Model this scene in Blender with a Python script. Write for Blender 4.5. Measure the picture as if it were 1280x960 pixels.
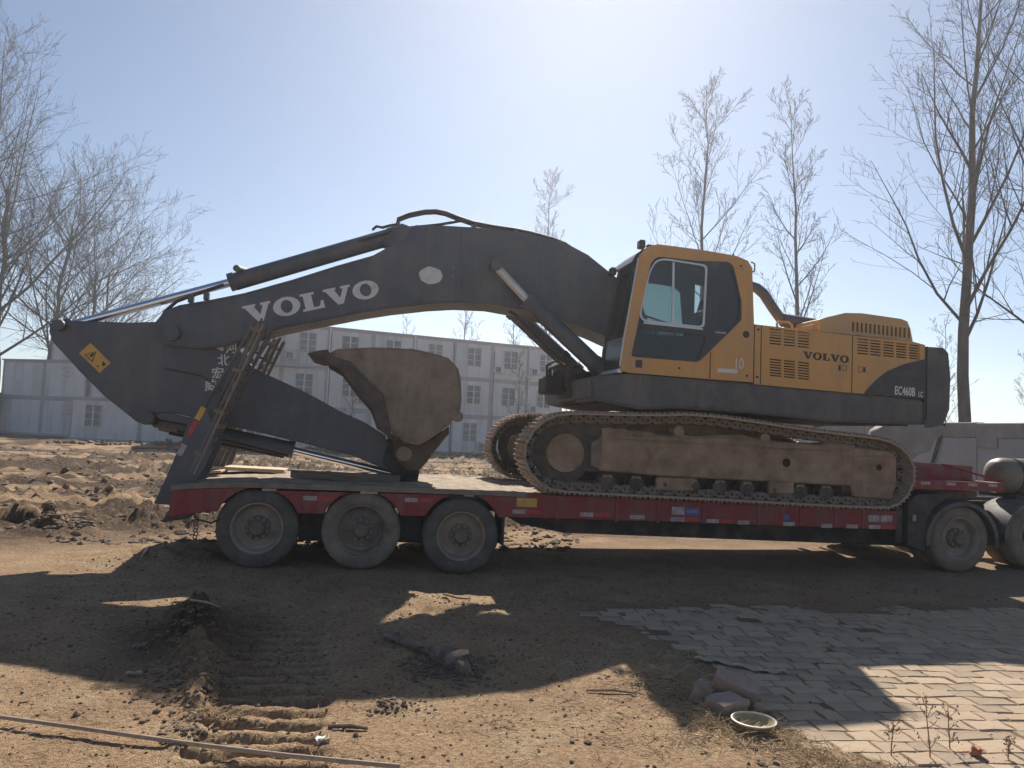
import bpy, bmesh, math, random
import numpy as np
from mathutils import Vector, Matrix, geometry
for o in list(bpy.data.objects): bpy.data.objects.remove(o)
scene = bpy.context.scene
COL = scene.collection
# ------------------------------------------------------------------ camera, world, sun, exposure
CAM = (0.0, -10.1, 1.86); YAW, PITCH, ROLL = 0.19, 0.06, 0.044
fwd = Vector((math.sin(YAW)*math.cos(PITCH), math.cos(YAW)*math.cos(PITCH), math.sin(PITCH)))
rt0 = Vector((math.cos(YAW), -math.sin(YAW), 0)); up0 = rt0.cross(fwd)
rt = rt0*math.cos(ROLL)+up0*math.sin(ROLL); up = up0*math.cos(ROLL)-rt0*math.sin(ROLL)
cd = bpy.data.cameras.new('camera'); cam = bpy.data.objects.new('camera', cd); COL.objects.link(cam)
cd.sensor_width = 36.0; cd.lens = 36.0*964/1280; cd.clip_start = 0.05; cd.clip_end = 2000
M4 = Matrix((rt, up, -fwd)).transposed().to_4x4(); M4.translation = Vector(CAM)
cam.matrix_world = M4; scene.camera = cam
SUN_AZ, SUN_EL = 0.285, math.radians(38.5)     # azimuth from +Y towards +X
world = bpy.data.worlds.new('World'); scene.world = world; world.use_nodes = True
wn = world.node_tree; wn.nodes.clear()
wo = wn.nodes.new('ShaderNodeOutputWorld'); wb = wn.nodes.new('ShaderNodeBackground'); sk = wn.nodes.new('ShaderNodeTexSky')
sk.sky_type = 'NISHITA'; sk.sun_disc = False; sk.sun_elevation = SUN_EL; sk.sun_rotation = SUN_AZ
sk.altitude = 50; sk.air_density = 0.78; sk.dust_density = 0.12; sk.ozone_density = 0.8
wb.inputs['Strength'].default_value = 0.069
wn.links.new(sk.outputs[0], wb.inputs[0]); wn.links.new(wb.outputs[0], wo.inputs[0])
sd = bpy.data.lights.new('sun', 'SUN'); sun = bpy.data.objects.new('sun', sd); COL.objects.link(sun)
sd.energy = 5.0; sd.angle = math.radians(0.55); sd.color = (1.0, 0.93, 0.82)
sdir = Vector((math.sin(SUN_AZ)*math.cos(SUN_EL), math.cos(SUN_AZ)*math.cos(SUN_EL), math.sin(SUN_EL)))
sun.rotation_euler = sdir.to_track_quat('Z', 'Y').to_euler(); sun.location = sdir*60
vs = scene.view_settings; vs.view_transform = 'Standard'; vs.look = 'None'; vs.gamma = 1.0; vs.exposure = 0.56; vs.use_curve_mapping = False
scene.cycles.max_bounces = 8; scene.cycles.diffuse_bounces = 5; scene.cycles.glossy_bounces = 2; scene.cycles.transparent_max_bounces = 12
scene.cycles.transmission_bounces = 4; scene.cycles.volume_bounces = 0; scene.cycles.use_denoising = True
HAZE_DENSITY = 0.0013; HAZE_G = 0.66
# ------------------------------------------------------------------ materials
def N(nt, t, **kw):
    n = nt.nodes.new(t)
    for k, v in kw.items(): setattr(n, k, v)
    return n
ALB = 1.55
def mat(name, c1, c2=None, scale=4.0, rough=0.6, metal=0.0, bump=0.0, bscale=40.0, dust=None, damt=0.35, dscale=2.5, spec=0.4, stretch=None, detail=6, streak=None, chips=None):
    kk = lambda c: None if c is None else tuple(min(max(v, .72), v*ALB) for v in c)
    c1, c2, dust = kk(c1), kk(c2), kk(dust)
    m = bpy.data.materials.new(name); m.use_nodes = True; nt = m.node_tree; b = nt.nodes['Principled BSDF']
    tc = N(nt, 'ShaderNodeTexCoord'); src = tc.outputs['Object']
    if stretch:
        mp = N(nt, 'ShaderNodeMapping'); mp.inputs['Scale'].default_value = stretch
        nt.links.new(src, mp.inputs[0]); src = mp.outputs[0]
    col = None
    def noise(s, d=6, r=0.6):
        n = N(nt, 'ShaderNodeTexNoise'); n.inputs['Scale'].default_value = s; n.inputs['Detail'].default_value = d; n.inputs['Roughness'].default_value = r
        nt.links.new(src, n.inputs['Vector']); return n
    b.inputs['Base Color'].default_value = (*c1, 1)
    if c2 is not None:
        n = noise(scale, detail); rp = N(nt, 'ShaderNodeValToRGB'); rp.color_ramp.elements[0].position = 0.36; rp.color_ramp.elements[1].position = 0.64
        rp.color_ramp.elements[0].color = (*c1, 1); rp.color_ramp.elements[1].color = (*c2, 1)
        nt.links.new(n.outputs[0], rp.inputs[0]); col = rp.outputs[0]
    if dust is not None:
        n = noise(dscale, 8, 0.68); rp = N(nt, 'ShaderNodeMapRange'); rp.inputs[1].default_value = 0.62-damt*0.5; rp.inputs[2].default_value = 0.86-damt*0.35
        rp.inputs[4].default_value = min(1.0, 0.45+damt)
        nt.links.new(n.outputs[0], rp.inputs[0])
        mx = N(nt, 'ShaderNodeMix', data_type='RGBA'); nt.links.new(rp.outputs[0], mx.inputs[0])
        if col is None: mx.inputs[6].default_value = (*c1, 1)
        else: nt.links.new(col, mx.inputs[6])
        mx.inputs[7].default_value = (*dust, 1); col = mx.outputs[2]
        ad = N(nt, 'ShaderNodeMath', operation='MULTIPLY_ADD', use_clamp=True); nt.links.new(rp.outputs[0], ad.inputs[0]); ad.inputs[1].default_value = 0.9-rough; ad.inputs[2].default_value = rough
        nt.links.new(ad.outputs[0], b.inputs['Roughness'])
    else: b.inputs['Roughness'].default_value = rough
    def layer(vec_scale, s, lo, hi, colour, amt, d=5, r=.6):
        mp = N(nt, 'ShaderNodeMapping'); mp.inputs['Scale'].default_value = vec_scale; nt.links.new(tc.outputs['Object'], mp.inputs[0])
        n = N(nt, 'ShaderNodeTexNoise'); n.inputs['Scale'].default_value = s; n.inputs['Detail'].default_value = d; n.inputs['Roughness'].default_value = r; nt.links.new(mp.outputs[0], n.inputs['Vector'])
        rp = N(nt, 'ShaderNodeMapRange'); rp.inputs[1].default_value = lo; rp.inputs[2].default_value = hi; rp.inputs[4].default_value = amt; nt.links.new(n.outputs[0], rp.inputs[0])
        mx = N(nt, 'ShaderNodeMix', data_type='RGBA'); nt.links.new(rp.outputs[0], mx.inputs[0])
        if col is None: mx.inputs[6].default_value = (*c1, 1)
        else: nt.links.new(col, mx.inputs[6])
        mx.inputs[7].default_value = (*colour, 1); return mx.outputs[2]
    if streak: col = layer((1, 1, .12), streak[1], .50, .72, kk(streak[0]), streak[2])
    if chips: col = layer((1, 1, 1), chips[1], .66, .70, kk(chips[0]), chips[2], 8, .72)
    if col is not None: nt.links.new(col, b.inputs['Base Color'])
    b.inputs['Metallic'].default_value = metal; b.inputs['Specular IOR Level'].default_value = spec
    if bump:
        n = noise(bscale, 8, 0.65); bp = N(nt, 'ShaderNodeBump'); bp.inputs['Strength'].default_value = bump; bp.inputs['Distance'].default_value = 0.02
        nt.links.new(n.outputs[0], bp.inputs['Height']); nt.links.new(bp.outputs[0], b.inputs['Normal'])
    return m
def glass(name, tint, gloss=0.12, rough=0.02):
    m = bpy.data.materials.new(name); m.use_nodes = True; nt = m.node_tree; nt.nodes.clear()
    o = N(nt, 'ShaderNodeOutputMaterial'); t = N(nt, 'ShaderNodeBsdfTransparent'); g = N(nt, 'ShaderNodeBsdfGlossy'); d = N(nt, 'ShaderNodeBsdfDiffuse')
    t.inputs[0].default_value = (*tint, 1); g.inputs['Roughness'].default_value = rough; d.inputs[0].default_value = (0.3, 0.32, 0.3, 1)
    f = N(nt, 'ShaderNodeFresnel'); f.inputs[0].default_value = 1.5
    a = N(nt, 'ShaderNodeMixShader'); a.inputs[0].default_value = 0.06; nt.links.new(t.outputs[0], a.inputs[1]); nt.links.new(d.outputs[0], a.inputs[2])
    b = N(nt, 'ShaderNodeMixShader'); nt.links.new(f.outputs[0], b.inputs[0]); nt.links.new(a.outputs[0], b.inputs[1]); nt.links.new(g.outputs[0], b.inputs[2])
    nt.links.new(b.outputs[0], o.inputs[0]); return m
DUST = (0.20, 0.155, 0.115)
M = dict(
 black=mat('boom_black_paint', (0.050, 0.055, 0.068), (0.066, 0.071, 0.084), 3, 0.42, streak=((.115,.105,.10), 4, .5), chips=((.17,.14,.12), 6, .55), dust=(0.12, 0.11, 0.105), damt=0.25, bump=0.05, bscale=18),
 dark=mat('dark_grey_frame', (0.052, 0.054, 0.057), (0.072, 0.073, 0.074), 3, 0.6, streak=((.14,.11,.09), 5, .6), chips=((.17,.10,.07), 5, .5), dust=(0.15, 0.12, 0.095), damt=0.3, bump=0.08, bscale=25),
 underblack=mat('black_underside', (0.018, 0.018, 0.02), (0.03, 0.028, 0.027), 5, 0.75, dust=(0.09, 0.07, 0.055), damt=0.3, bump=0.15),
 yellow=mat('yellow_paint', (0.465, 0.232, 0.060), (0.42, 0.212, 0.060), 2.2, 0.42, streak=((.31,.2,.115), 5, .6), chips=((.14,.08,.045), 7, .7), dust=(0.37, 0.245, 0.125), damt=0.36, dscale=1.6, bump=0.03, bscale=12),
 yellowd=mat('yellow_paint_dusty', (0.44, 0.245, 0.09), (0.39, 0.23, 0.10), 4, 0.55, dust=(0.36, 0.255, 0.155), damt=0.45),
 seam=mat('panel_seam', (0.03, 0.02, 0.012), rough=0.8),
 hole=mat('void_shade', (0.02, 0.014, 0.01), rough=0.9),  # near-black colour stands for the shade inside vents, slots and bolt holes
 decal=mat('decal_white', (0.62, 0.6, 0.58), (0.5, 0.48, 0.46), 12, 0.5, dust=(0.3, 0.27, 0.24), damt=0.25, dscale=9),
 decalblack=mat('decal_black', (0.025, 0.02, 0.02), rough=0.5),
 chrome=mat('chrome_rod', (0.78, 0.79, 0.82), rough=0.12, metal=1.0),
 rodsheen=mat('rod_sheen', (0.52, 0.50, 0.48), (0.42, 0.40, 0.38), 6, 0.35, metal=0.4, dust=(0.36, 0.32, 0.28), damt=0.35),  # pale diffuse tone stands in for the bright reflection on dusty chrome
 hose=mat('rubber_hose', (0.022, 0.022, 0.025), (0.04, 0.038, 0.036), 9, 0.6),
 bucket=mat('bucket_dry_mud', (0.118, 0.091, 0.070), (0.195, 0.153, 0.118), 3.2, 0.85, spec=0.12, streak=((.24,.2,.165), 6, .65), chips=((.06,.046,.038), 6, .75), dust=(0.235, 0.187, 0.145), damt=0.42, bump=0.6, bscale=24),
 bucketdark=mat('bucket_dark_steel', (0.045, 0.036, 0.031), (0.085, 0.065, 0.052), 6, 0.75, chips=((.2,.18,.16), 9, .5), bump=0.3, bscale=14),
 trackmud=mat('track_mud', (0.15, 0.099, 0.066), (0.24, 0.165, 0.112), 4, 0.9, spec=0.1, chips=((.09,.055,.038), 3.5, .6), dust=(0.3, 0.215, 0.155), damt=0.4, bump=0.5, bscale=14),
 trackdark=mat('track_steel', (0.10, 0.08, 0.064), (0.18, 0.138, 0.105), 8, 0.7, dust=(0.2, 0.155, 0.115), damt=0.35, bump=0.35, bscale=22),
 shoe=mat('track_shoe_steel', (0.19, 0.135, 0.098), (0.29, 0.215, 0.155), 5, 0.62, dust=(0.28, 0.22, 0.165), damt=0.4, bump=0.3, bscale=18),
 cabdark=mat('cab_interior', (0.03, 0.03, 0.033), (0.04, 0.04, 0.042), 6, 0.8),
 cabrubber=mat('cab_black_panel', (0.022, 0.023, 0.027), (0.03, 0.031, 0.034), 5, 0.35, dust=(0.08, 0.075, 0.07), damt=0.2),
 silver=mat('window_trim', (0.42, 0.42, 0.42), rough=0.4, metal=0.6),
 glass=glass('cab_glass', (0.62, 0.70, 0.685)),
 glassdark=glass('cab_glass_dark', (0.30, 0.36, 0.37)),
 red=mat('trailer_red_paint', (0.20, 0.015, 0.022), (0.155, 0.015, 0.021), 3, 0.5, streak=((.15,.085,.07), 6, .6), chips=((.09,.045,.035), 5, .7), dust=(0.135, 0.08, 0.066), damt=0.42, dscale=2.2, bump=0.06),
 redd=mat('trailer_red_dusty', (0.20, 0.022, 0.03), (0.15, 0.03, 0.033), 4, 0.6, dust=(0.17, 0.12, 0.1), damt=0.45),
 deck=mat('deck_dirt', (0.16, 0.125, 0.092), (0.27, 0.21, 0.15), 7, 0.95, dust=(0.33, 0.26, 0.19), damt=0.4, dscale=5, bump=0.6, bscale=22),
 rubrail=mat('rub_rail', (0.13, 0.105, 0.085), (0.19, 0.15, 0.12), 8, 0.9, bump=0.5, bscale=30),
 tyre=mat('tyre_rubber', (0.05, 0.047, 0.044), (0.075, 0.068, 0.06), 5, 0.85, dust=(0.13, 0.105, 0.085), damt=0.4, dscale=3, bump=0.2, bscale=60),
 tyredust=mat('tyre_dusty', (0.085, 0.072, 0.06), (0.11, 0.092, 0.075), 5, 0.9, dust=(0.19, 0.15, 0.115), damt=0.5, dscale=3, bump=0.25, bscale=60),
 rim=mat('rim_steel', (0.15, 0.128, 0.108), (0.21, 0.18, 0.15), 6, 0.75, dust=(0.27, 0.22, 0.175), damt=0.45, bump=0.2),
 hub=mat('hub_steel', (0.085, 0.07, 0.06), (0.14, 0.115, 0.095), 9, 0.75, bump=0.3),
 chassis=mat('chassis_black', (0.022, 0.022, 0.024), (0.035, 0.032, 0.03), 5, 0.7, dust=(0.11, 0.09, 0.075), damt=0.3),
 mud=mat('mudguard_plastic', (0.05, 0.05, 0.054), (0.07, 0.068, 0.068), 5, 0.65, dust=(0.16, 0.135, 0.115), damt=0.35),
 reflw=mat('reflector_white', (0.36, 0.32, 0.31), (0.26, 0.22, 0.21), 14, 0.5, dust=(0.17, 0.12, 0.10), damt=0.45, dscale=10),
 reflr=mat('reflector_red', (0.34, 0.03, 0.03), (0.26, 0.03, 0.03), 14, 0.45, dust=(0.2, 0.12, 0.1), damt=0.3, dscale=10),
 plateyel=mat('yellow_plate', (0.48, 0.27, 0.05), (0.4, 0.23, 0.06), 8, 0.5, dust=(0.25, 0.18, 0.11), damt=0.35, dscale=7),
 plateblue=mat('blue_plate', (0.04, 0.07, 0.22), (0.07, 0.09, 0.2), 10, 0.5),
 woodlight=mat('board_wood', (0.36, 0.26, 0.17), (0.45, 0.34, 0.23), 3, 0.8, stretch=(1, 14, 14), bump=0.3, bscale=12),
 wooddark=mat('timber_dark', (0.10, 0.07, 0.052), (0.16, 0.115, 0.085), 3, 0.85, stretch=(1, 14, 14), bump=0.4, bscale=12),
 tank=mat('steel_tank', (0.15, 0.13, 0.105), (0.12, 0.105, 0.085), 3, 0.5, metal=0.2, dust=(0.19, 0.16, 0.125), damt=0.4),
 wall=mat('container_panel_white', (0.43, 0.43, 0.44), (0.39, 0.39, 0.40), 0.8, 0.55, streak=((.26,.24,.22), 2.2, .55), dust=(0.36, 0.35, 0.34), damt=0.3, dscale=0.7),
 wall2=mat('container_panel_greyer', (0.38, 0.38, 0.39), (0.34, 0.34, 0.35), 0.9, 0.55, streak=((.24,.22,.2), 2.2, .55), dust=(0.33, 0.32, 0.31), damt=0.35, dscale=0.6),
 frame=mat('container_frame', (0.28, 0.28, 0.29), (0.23, 0.23, 0.24), 2, 0.6, dust=(0.25, 0.23, 0.21), damt=0.3),
 winframe=mat('window_white', (0.36, 0.36, 0.37), rough=0.5),
 winpane2=mat('window_curtain', (0.16, 0.16, 0.16), (0.11, 0.11, 0.115), 3, 0.4),
 winpane3=mat('window_glass_blue', (0.07, 0.08, 0.10), (0.10, 0.11, 0.13), 2, 0.2),
 winpane=mat('window_glass_dark', (0.035, 0.04, 0.05), (0.06, 0.065, 0.075), 2, 0.18, spec=0.6),
 pipe=mat('drain_pipe', (0.5, 0.5, 0.5), rough=0.5),
 redink=mat('red_lettering', (0.36, 0.08, 0.1), (0.42, 0.18, 0.18), 10, 0.7),
 concrete=mat('concrete', (0.17, 0.163, 0.153), (0.22, 0.21, 0.197), 2.5, 0.9, dust=(0.14, 0.13, 0.118), damt=0.35, dscale=1.2, bump=0.4, bscale=14),
 whitewash=mat('whitewashed_wall', (0.26, 0.26, 0.27), (0.22, 0.22, 0.23), 0.9, 0.85, dust=(0.2, 0.19, 0.18), damt=0.35, dscale=0.8, bump=0.12, bscale=20),
 bark=mat('poplar_bark', (0.065, 0.056, 0.05), (0.105, 0.092, 0.083), 6, 0.9, stretch=(1, 1, 0.25), bump=0.3, bscale=14),
 twig=mat('bare_twig', (0.052, 0.047, 0.045), (0.078, 0.071, 0.067), 3, 0.9),
 stone=mat('paving_stone', (0.265, 0.200, 0.140), (0.325, 0.250, 0.180), 2.0, 0.9, dust=(0.265, 0.2, 0.142), damt=0.4, dscale=1.6, spec=0.08, bump=0.45, bscale=26),
 brick=mat('concrete_brick', (0.21, 0.155, 0.125), (0.26, 0.2, 0.165), 9, 0.9, bump=0.5, bscale=50),
 straw=mat('dry_straw', (0.36, 0.27, 0.165), (0.25, 0.18, 0.11), 5, 0.9),
 weed=mat('dead_weed', (0.16, 0.10, 0.065), (0.22, 0.14, 0.09), 8, 0.9),
 clod=mat('earth_clod', (0.085, 0.061, 0.042), (0.15, 0.109, 0.074), 6, 0.95, bump=0.4, bscale=40),
 root=mat('dug_root_bark', (0.10, 0.074, 0.055), (0.20, 0.152, 0.115), 7, 0.95, bump=0.7, bscale=24),
 rootwood=mat('split_root_wood', (0.42, 0.31, 0.2), (0.3, 0.2, 0.13), 14, 0.8),
 pole=mat('weathered_pole', (0.23, 0.165, 0.12), (0.31, 0.235, 0.175), 5, 0.8, stretch=(1, 12, 12)),
 bowl=mat('enamel_bowl_rusty', (0.17, 0.135, 0.075), (0.26, 0.22, 0.12), 12, 0.6, bump=0.2),
 bowlrim=mat('enamel_bowl_rim', (0.46, 0.43, 0.36), (0.3, 0.26, 0.18), 14, 0.5),
 plastic=mat('plastic_sheet_scrap', (0.33, 0.28, 0.19), (0.25, 0.2, 0.13), 9, 0.6, bump=0.3),
 brickred=mat('red_brick_chip', (0.3, 0.13, 0.09), rough=0.9),
 wire=mat('cable_black', (0.02, 0.02, 0.02), rough=0.7),
)
# ------------------------------------------------------------------ object helpers
class MB:
    def __init__(s): s.v = []; s.f = []
    def add(s, vs, fs):
        o = len(s.v); s.v += [tuple(v) for v in vs]; s.f += [tuple(i+o for i in f) for f in fs]; return s
    def box(s, c, d, rot=None):
        x, y, z = d[0]/2, d[1]/2, d[2]/2
        vs = [Vector(p) for p in ((-x,-y,-z),(x,-y,-z),(x,y,-z),(-x,y,-z),(-x,-y,z),(x,-y,z),(x,y,z),(-x,y,z))]
        if rot is not None: vs = [rot @ v for v in vs]
        c = Vector(c)
        return s.add([v+c for v in vs], [(0,3,2,1),(4,5,6,7),(0,1,5,4),(1,2,6,5),(2,3,7,6),(3,0,4,7)])
    def bb(s, x0, x1, y0, y1, z0, z1): return s.box(((x0+x1)/2,(y0+y1)/2,(z0+z1)/2), (x1-x0,y1-y0,z1-z0))
    def prism(s, poly, y0, y1):              # poly in (x,z), extruded along y
        a = sum(poly[i][0]*poly[(i+1)%len(poly)][1]-poly[(i+1)%len(poly)][0]*poly[i][1] for i in range(len(poly)))
        if a < 0: poly = poly[::-1]
        n = len(poly)
        return s.add([(x,y0,z) for x,z in poly]+[(x,y1,z) for x,z in poly],
            [tuple(range(n)), tuple(range(2*n-1,n-1,-1))]+[(i,i+n,(i+1)%n+n,(i+1)%n) for i in range(n)])
    def plate(s, outer, holes, y0, y1):      # polygon with holes, thickness y0..y1
        def area(p): return sum(p[i][0]*p[(i+1)%len(p)][1]-p[(i+1)%len(p)][0]*p[i][1] for i in range(len(p)))
        if area(outer) < 0: outer = outer[::-1]
        holes = [h[::-1] if area(h) > 0 else h for h in holes]
        loops = [outer]+holes; flat = [p for l in loops for p in l]; n = len(flat)
        tris = geometry.tessellate_polygon([[Vector((p[0],p[1],0)) for p in l] for l in loops])
        fs = []
        for t in tris:
            a, b, c = (flat[i] for i in t)
            if (b[0]-a[0])*(c[1]-a[1])-(b[1]-a[1])*(c[0]-a[0]) < 0: t = t[::-1]
            fs.append(tuple(t)); fs.append(tuple(i+n for i in t[::-1]))
        o = 0
        for l in loops:
            k = len(l)
            fs += [(o+i, o+i+n, o+(i+1)%k+n, o+(i+1)%k) for i in range(k)]; o += k
        return s.add([(x,y0,z) for x,z in flat]+[(x,y1,z) for x,z in flat], fs)
    def tube(s, pts, r, n=8, cap=True):
        pts = [Vector(p) for p in pts]; rs = r if isinstance(r, (list, tuple)) else [r]*len(pts)
        t = (pts[1]-pts[0]).normalized(); u = t.orthogonal().normalized(); rings = []
        for i, p in enumerate(pts):
            d = (pts[min(i+1,len(pts)-1)]-pts[max(i-1,0)]).normalized()
            u = (u-d*u.dot(d)).normalized(); w = d.cross(u)
            rings += [p+(u*math.cos(2*math.pi*k/n)+w*math.sin(2*math.pi*k/n))*rs[i] for k in range(n)]
        fs = [(i*n+k, i*n+(k+1)%n, (i+1)*n+(k+1)%n, (i+1)*n+k) for i in range(len(pts)-1) for k in range(n)]
        if cap: fs += [tuple(range(n-1,-1,-1)), tuple((len(pts)-1)*n+k for k in range(n))]
        return s.add(rings, fs)
    def lathe(s, prof, c=(0,0,0), n=40, mod=None):   # prof: (radius, y); axis along y
        c = Vector(c); vs = []
        for r, y in prof:
            for k in range(n):
                a = 2*math.pi*k/n; rr = r*(mod(k, r) if mod else 1)
                vs.append(c+Vector((rr*math.cos(a), y, rr*math.sin(a))))
        return s.add(vs, [(i*n+k, i*n+(k+1)%n, (i+1)*n+(k+1)%n, (i+1)*n+k) for i in range(len(prof)-1) for k in range(n)])
    def mesh(s, name, material, bevel=0.0, smooth=35, segs=1):
        me = bpy.data.meshes.new(name); me.from_pydata(s.v, [], s.f)
        bm = bmesh.new(); bm.from_mesh(me)
        if bevel:
            bm.normal_update()
            es = [e for e in bm.edges if len(e.link_faces) == 2 and e.calc_face_angle(0) > 0.5]
            bmesh.ops.bevel(bm, geom=es, offset=bevel, segments=segs, affect='EDGES', clamp_overlap=True)
        bmesh.ops.recalc_face_normals(bm, faces=bm.faces)
        bm.to_mesh(me); bm.free()
        if smooth:
            me.shade_smooth(); me.set_sharp_from_angle(angle=math.radians(smooth))
        me.materials.append(material); return me
    def obj(s, name, material, parent=None, bevel=0.0, smooth=35, segs=1, **kw):
        return link(name, s.mesh(name, material, bevel, smooth, segs), parent, **kw)
def link(name, me, parent=None, label=None, cat=None, group=None, kind=None, loc=None):
    o = bpy.data.objects.new(name, me); COL.objects.link(o)
    if parent is not None:
        o.parent = parent
        if parent.type == 'EMPTY': o.matrix_parent_inverse = Matrix.Translation(-parent.location)
    if loc is not None: o.location = loc
    return tag(o, label, cat, group, kind)
def tag(o, label=None, cat=None, group=None, kind=None):
    for k, v in (('label',label),('category',cat),('group',group),('kind',kind)):
        if v: o[k] = v
    return o
def thing(name, label, cat, loc=(0,0,0), group=None):
    o = bpy.data.objects.new(name, None); COL.objects.link(o); o.location = loc; o.empty_display_size = 0.3
    return tag(o, label, cat, group)
def inset(poly, k):
    cx = sum(p[0] for p in poly)/len(poly); cz = sum(p[1] for p in poly)/len(poly)
    return [(cx+(p[0]-cx)*k, cz+(p[1]-cz)*k) for p in poly]
def lerp(a, b, t): return tuple(a[i]+(b[i]-a[i])*t for i in range(len(a)))
def round_poly(poly, r, n=4):
    out = []; k = len(poly)
    for i in range(k):
        p, a, b = poly[i], poly[i-1], poly[(i+1)%k]; da, db = math.dist(p,a), math.dist(p,b); ra, rb = min(r, .45*da)/da, min(r, .45*db)/db; s, e = lerp(p,a,ra), lerp(p,b,rb)
        for j in range(n+1):
            t = j/n; out.append(tuple((1-t)**2*s[q]+2*t*(1-t)*p[q]+t*t*e[q] for q in (0,1)))
    return out
def smooth_poly(poly, it=1, keep=()):
    for _ in range(it):
        q = []
        for i in range(len(poly)):
            a, b = poly[i], poly[(i+1)%len(poly)]
            q += [lerp(a,b,.22), lerp(a,b,.78)]
        poly = q
    return poly
def text_mesh(body, size, name, material, extrude=0.002, align='LEFT', bold=0.0):
    cu = bpy.data.curves.new(name, 'FONT'); cu.body = body; cu.size = size; cu.extrude = extrude; cu.align_x = align; cu.resolution_u = 3; cu.offset = bold
    t = bpy.data.objects.new(name+'_tmp', cu); COL.objects.link(t)
    dg = bpy.context.evaluated_depsgraph_get(); me = bpy.data.meshes.new_from_object(t.evaluated_get(dg)); bpy.data.objects.remove(t)
    me.materials.clear(); me.materials.append(material); return me
def face_xz(o, x, y, z, ang=0.0, sx=1.0, sz=1.0):   # text drawn in xy is stood up in the xz plane facing -y
    o.matrix_basis = Matrix.Translation((x,y,z)) @ Matrix.Rotation(-ang, 4, 'Y') @ Matrix.Rotation(math.pi/2, 4, 'X') @ Matrix.Diagonal((sx,sz,1,1))
GLY_V = [(0,1),(.60,1),(.60,.87),(.51,.87),(.73,.36),(.93,.87),(.82,.87),(.82,1),(1.28,1),(1.28,.87),(1.19,.87),(.82,0),(.56,0),(.1,.87),(0,.87)]
GLY_L = [(0,1),(.66,1),(.66,.87),(.52,.87),(.52,.14),(.80,.14),(.9,.44),(1.02,.44),(1.02,0),(0,0),(0,.13),(.13,.13),(.13,.87),(0,.87)]
def slab_word(mb, x, z, ang, h, width, y, th=0.003):
    w = dict(V=1.28, O=1.24, L=1.02); gap = 0.06; total = sum(w[c] for c in 'VOLVO')+gap*4; sx = width/total; cx = 0.0
    ca, sa = math.cos(ang), math.sin(ang)
    def T(p, ox): X = (p[0]+ox)*sx; Z = p[1]*h; return (x+X*ca-Z*sa, z+X*sa+Z*ca)
    for ch in 'VOLVO':
        if ch == 'O':
            out = [(.62+.62*math.cos(t), .5+.54*math.sin(t)) for t in [k*math.pi/14 for k in range(28)]]
            inn = [(.62+.27*math.cos(t), .5+.37*math.sin(t)) for t in [k*math.pi/14 for k in range(28)]]
            mb.plate([T(p,cx) for p in out], [[T(p,cx) for p in inn]], y-th, y)
        else:
            mb.plate([T(p,cx) for p in (GLY_V if ch == 'V' else GLY_L)], [], y-th, y)
        cx += w[ch]+gap
    return mb
# ------------------------------------------------------------------ noise + terrain
_rs = np.random.RandomState(7); _perm = _rs.rand(256, 256)
def vnoise(x, y):
    xi = np.floor(x).astype(int); yi = np.floor(y).astype(int); fx = x-xi; fy = y-yi
    fx = fx*fx*(3-2*fx); fy = fy*fy*(3-2*fy); a = _perm[xi&255, yi&255]; b = _perm[(xi+1)&255, yi&255]; c = _perm[xi&255, (yi+1)&255]; d = _perm[(xi+1)&255, (yi+1)&255]
    return (a*(1-fx)+b*fx)*(1-fy)+(c*(1-fx)+d*fx)*fy-0.5
def fbm(x, y, s, o=4, g=0.5):
    r = 0*x; a = 1.0
    for k in range(o): r = r+a*vnoise(x*s+17.3*k, y*s+9.1*k); s *= 2.03; a *= g
    return r
def sstep(a, b, x): t = np.clip((x-a)/(b-a), 0, 1); return t*t*(3-2*t)
PAVE_EDGE = ([-9.0,-7.2,-6.6,-5.95,-5.6,-4.9,-4.0,-3.0,-1.9,-0.5], [4.6,3.9,3.3,2.85,2.62,2.55,2.62,2.42,2.05,2.0])
def pave_mask(x, y):        # 1 inside the paved area
    e = np.interp(y, PAVE_EDGE[0], PAVE_EDGE[1])-.1+0.3*fbm(x, y, 1.6, 4, .6)
    far = -1.75+0.30*fbm(x, y, 0.9, 3)
    return sstep(0.0, 0.6, x-e)*sstep(0.0, 0.9, far+.25+.3*fbm(x, y, 2.1, 3, .6)-y)
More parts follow.
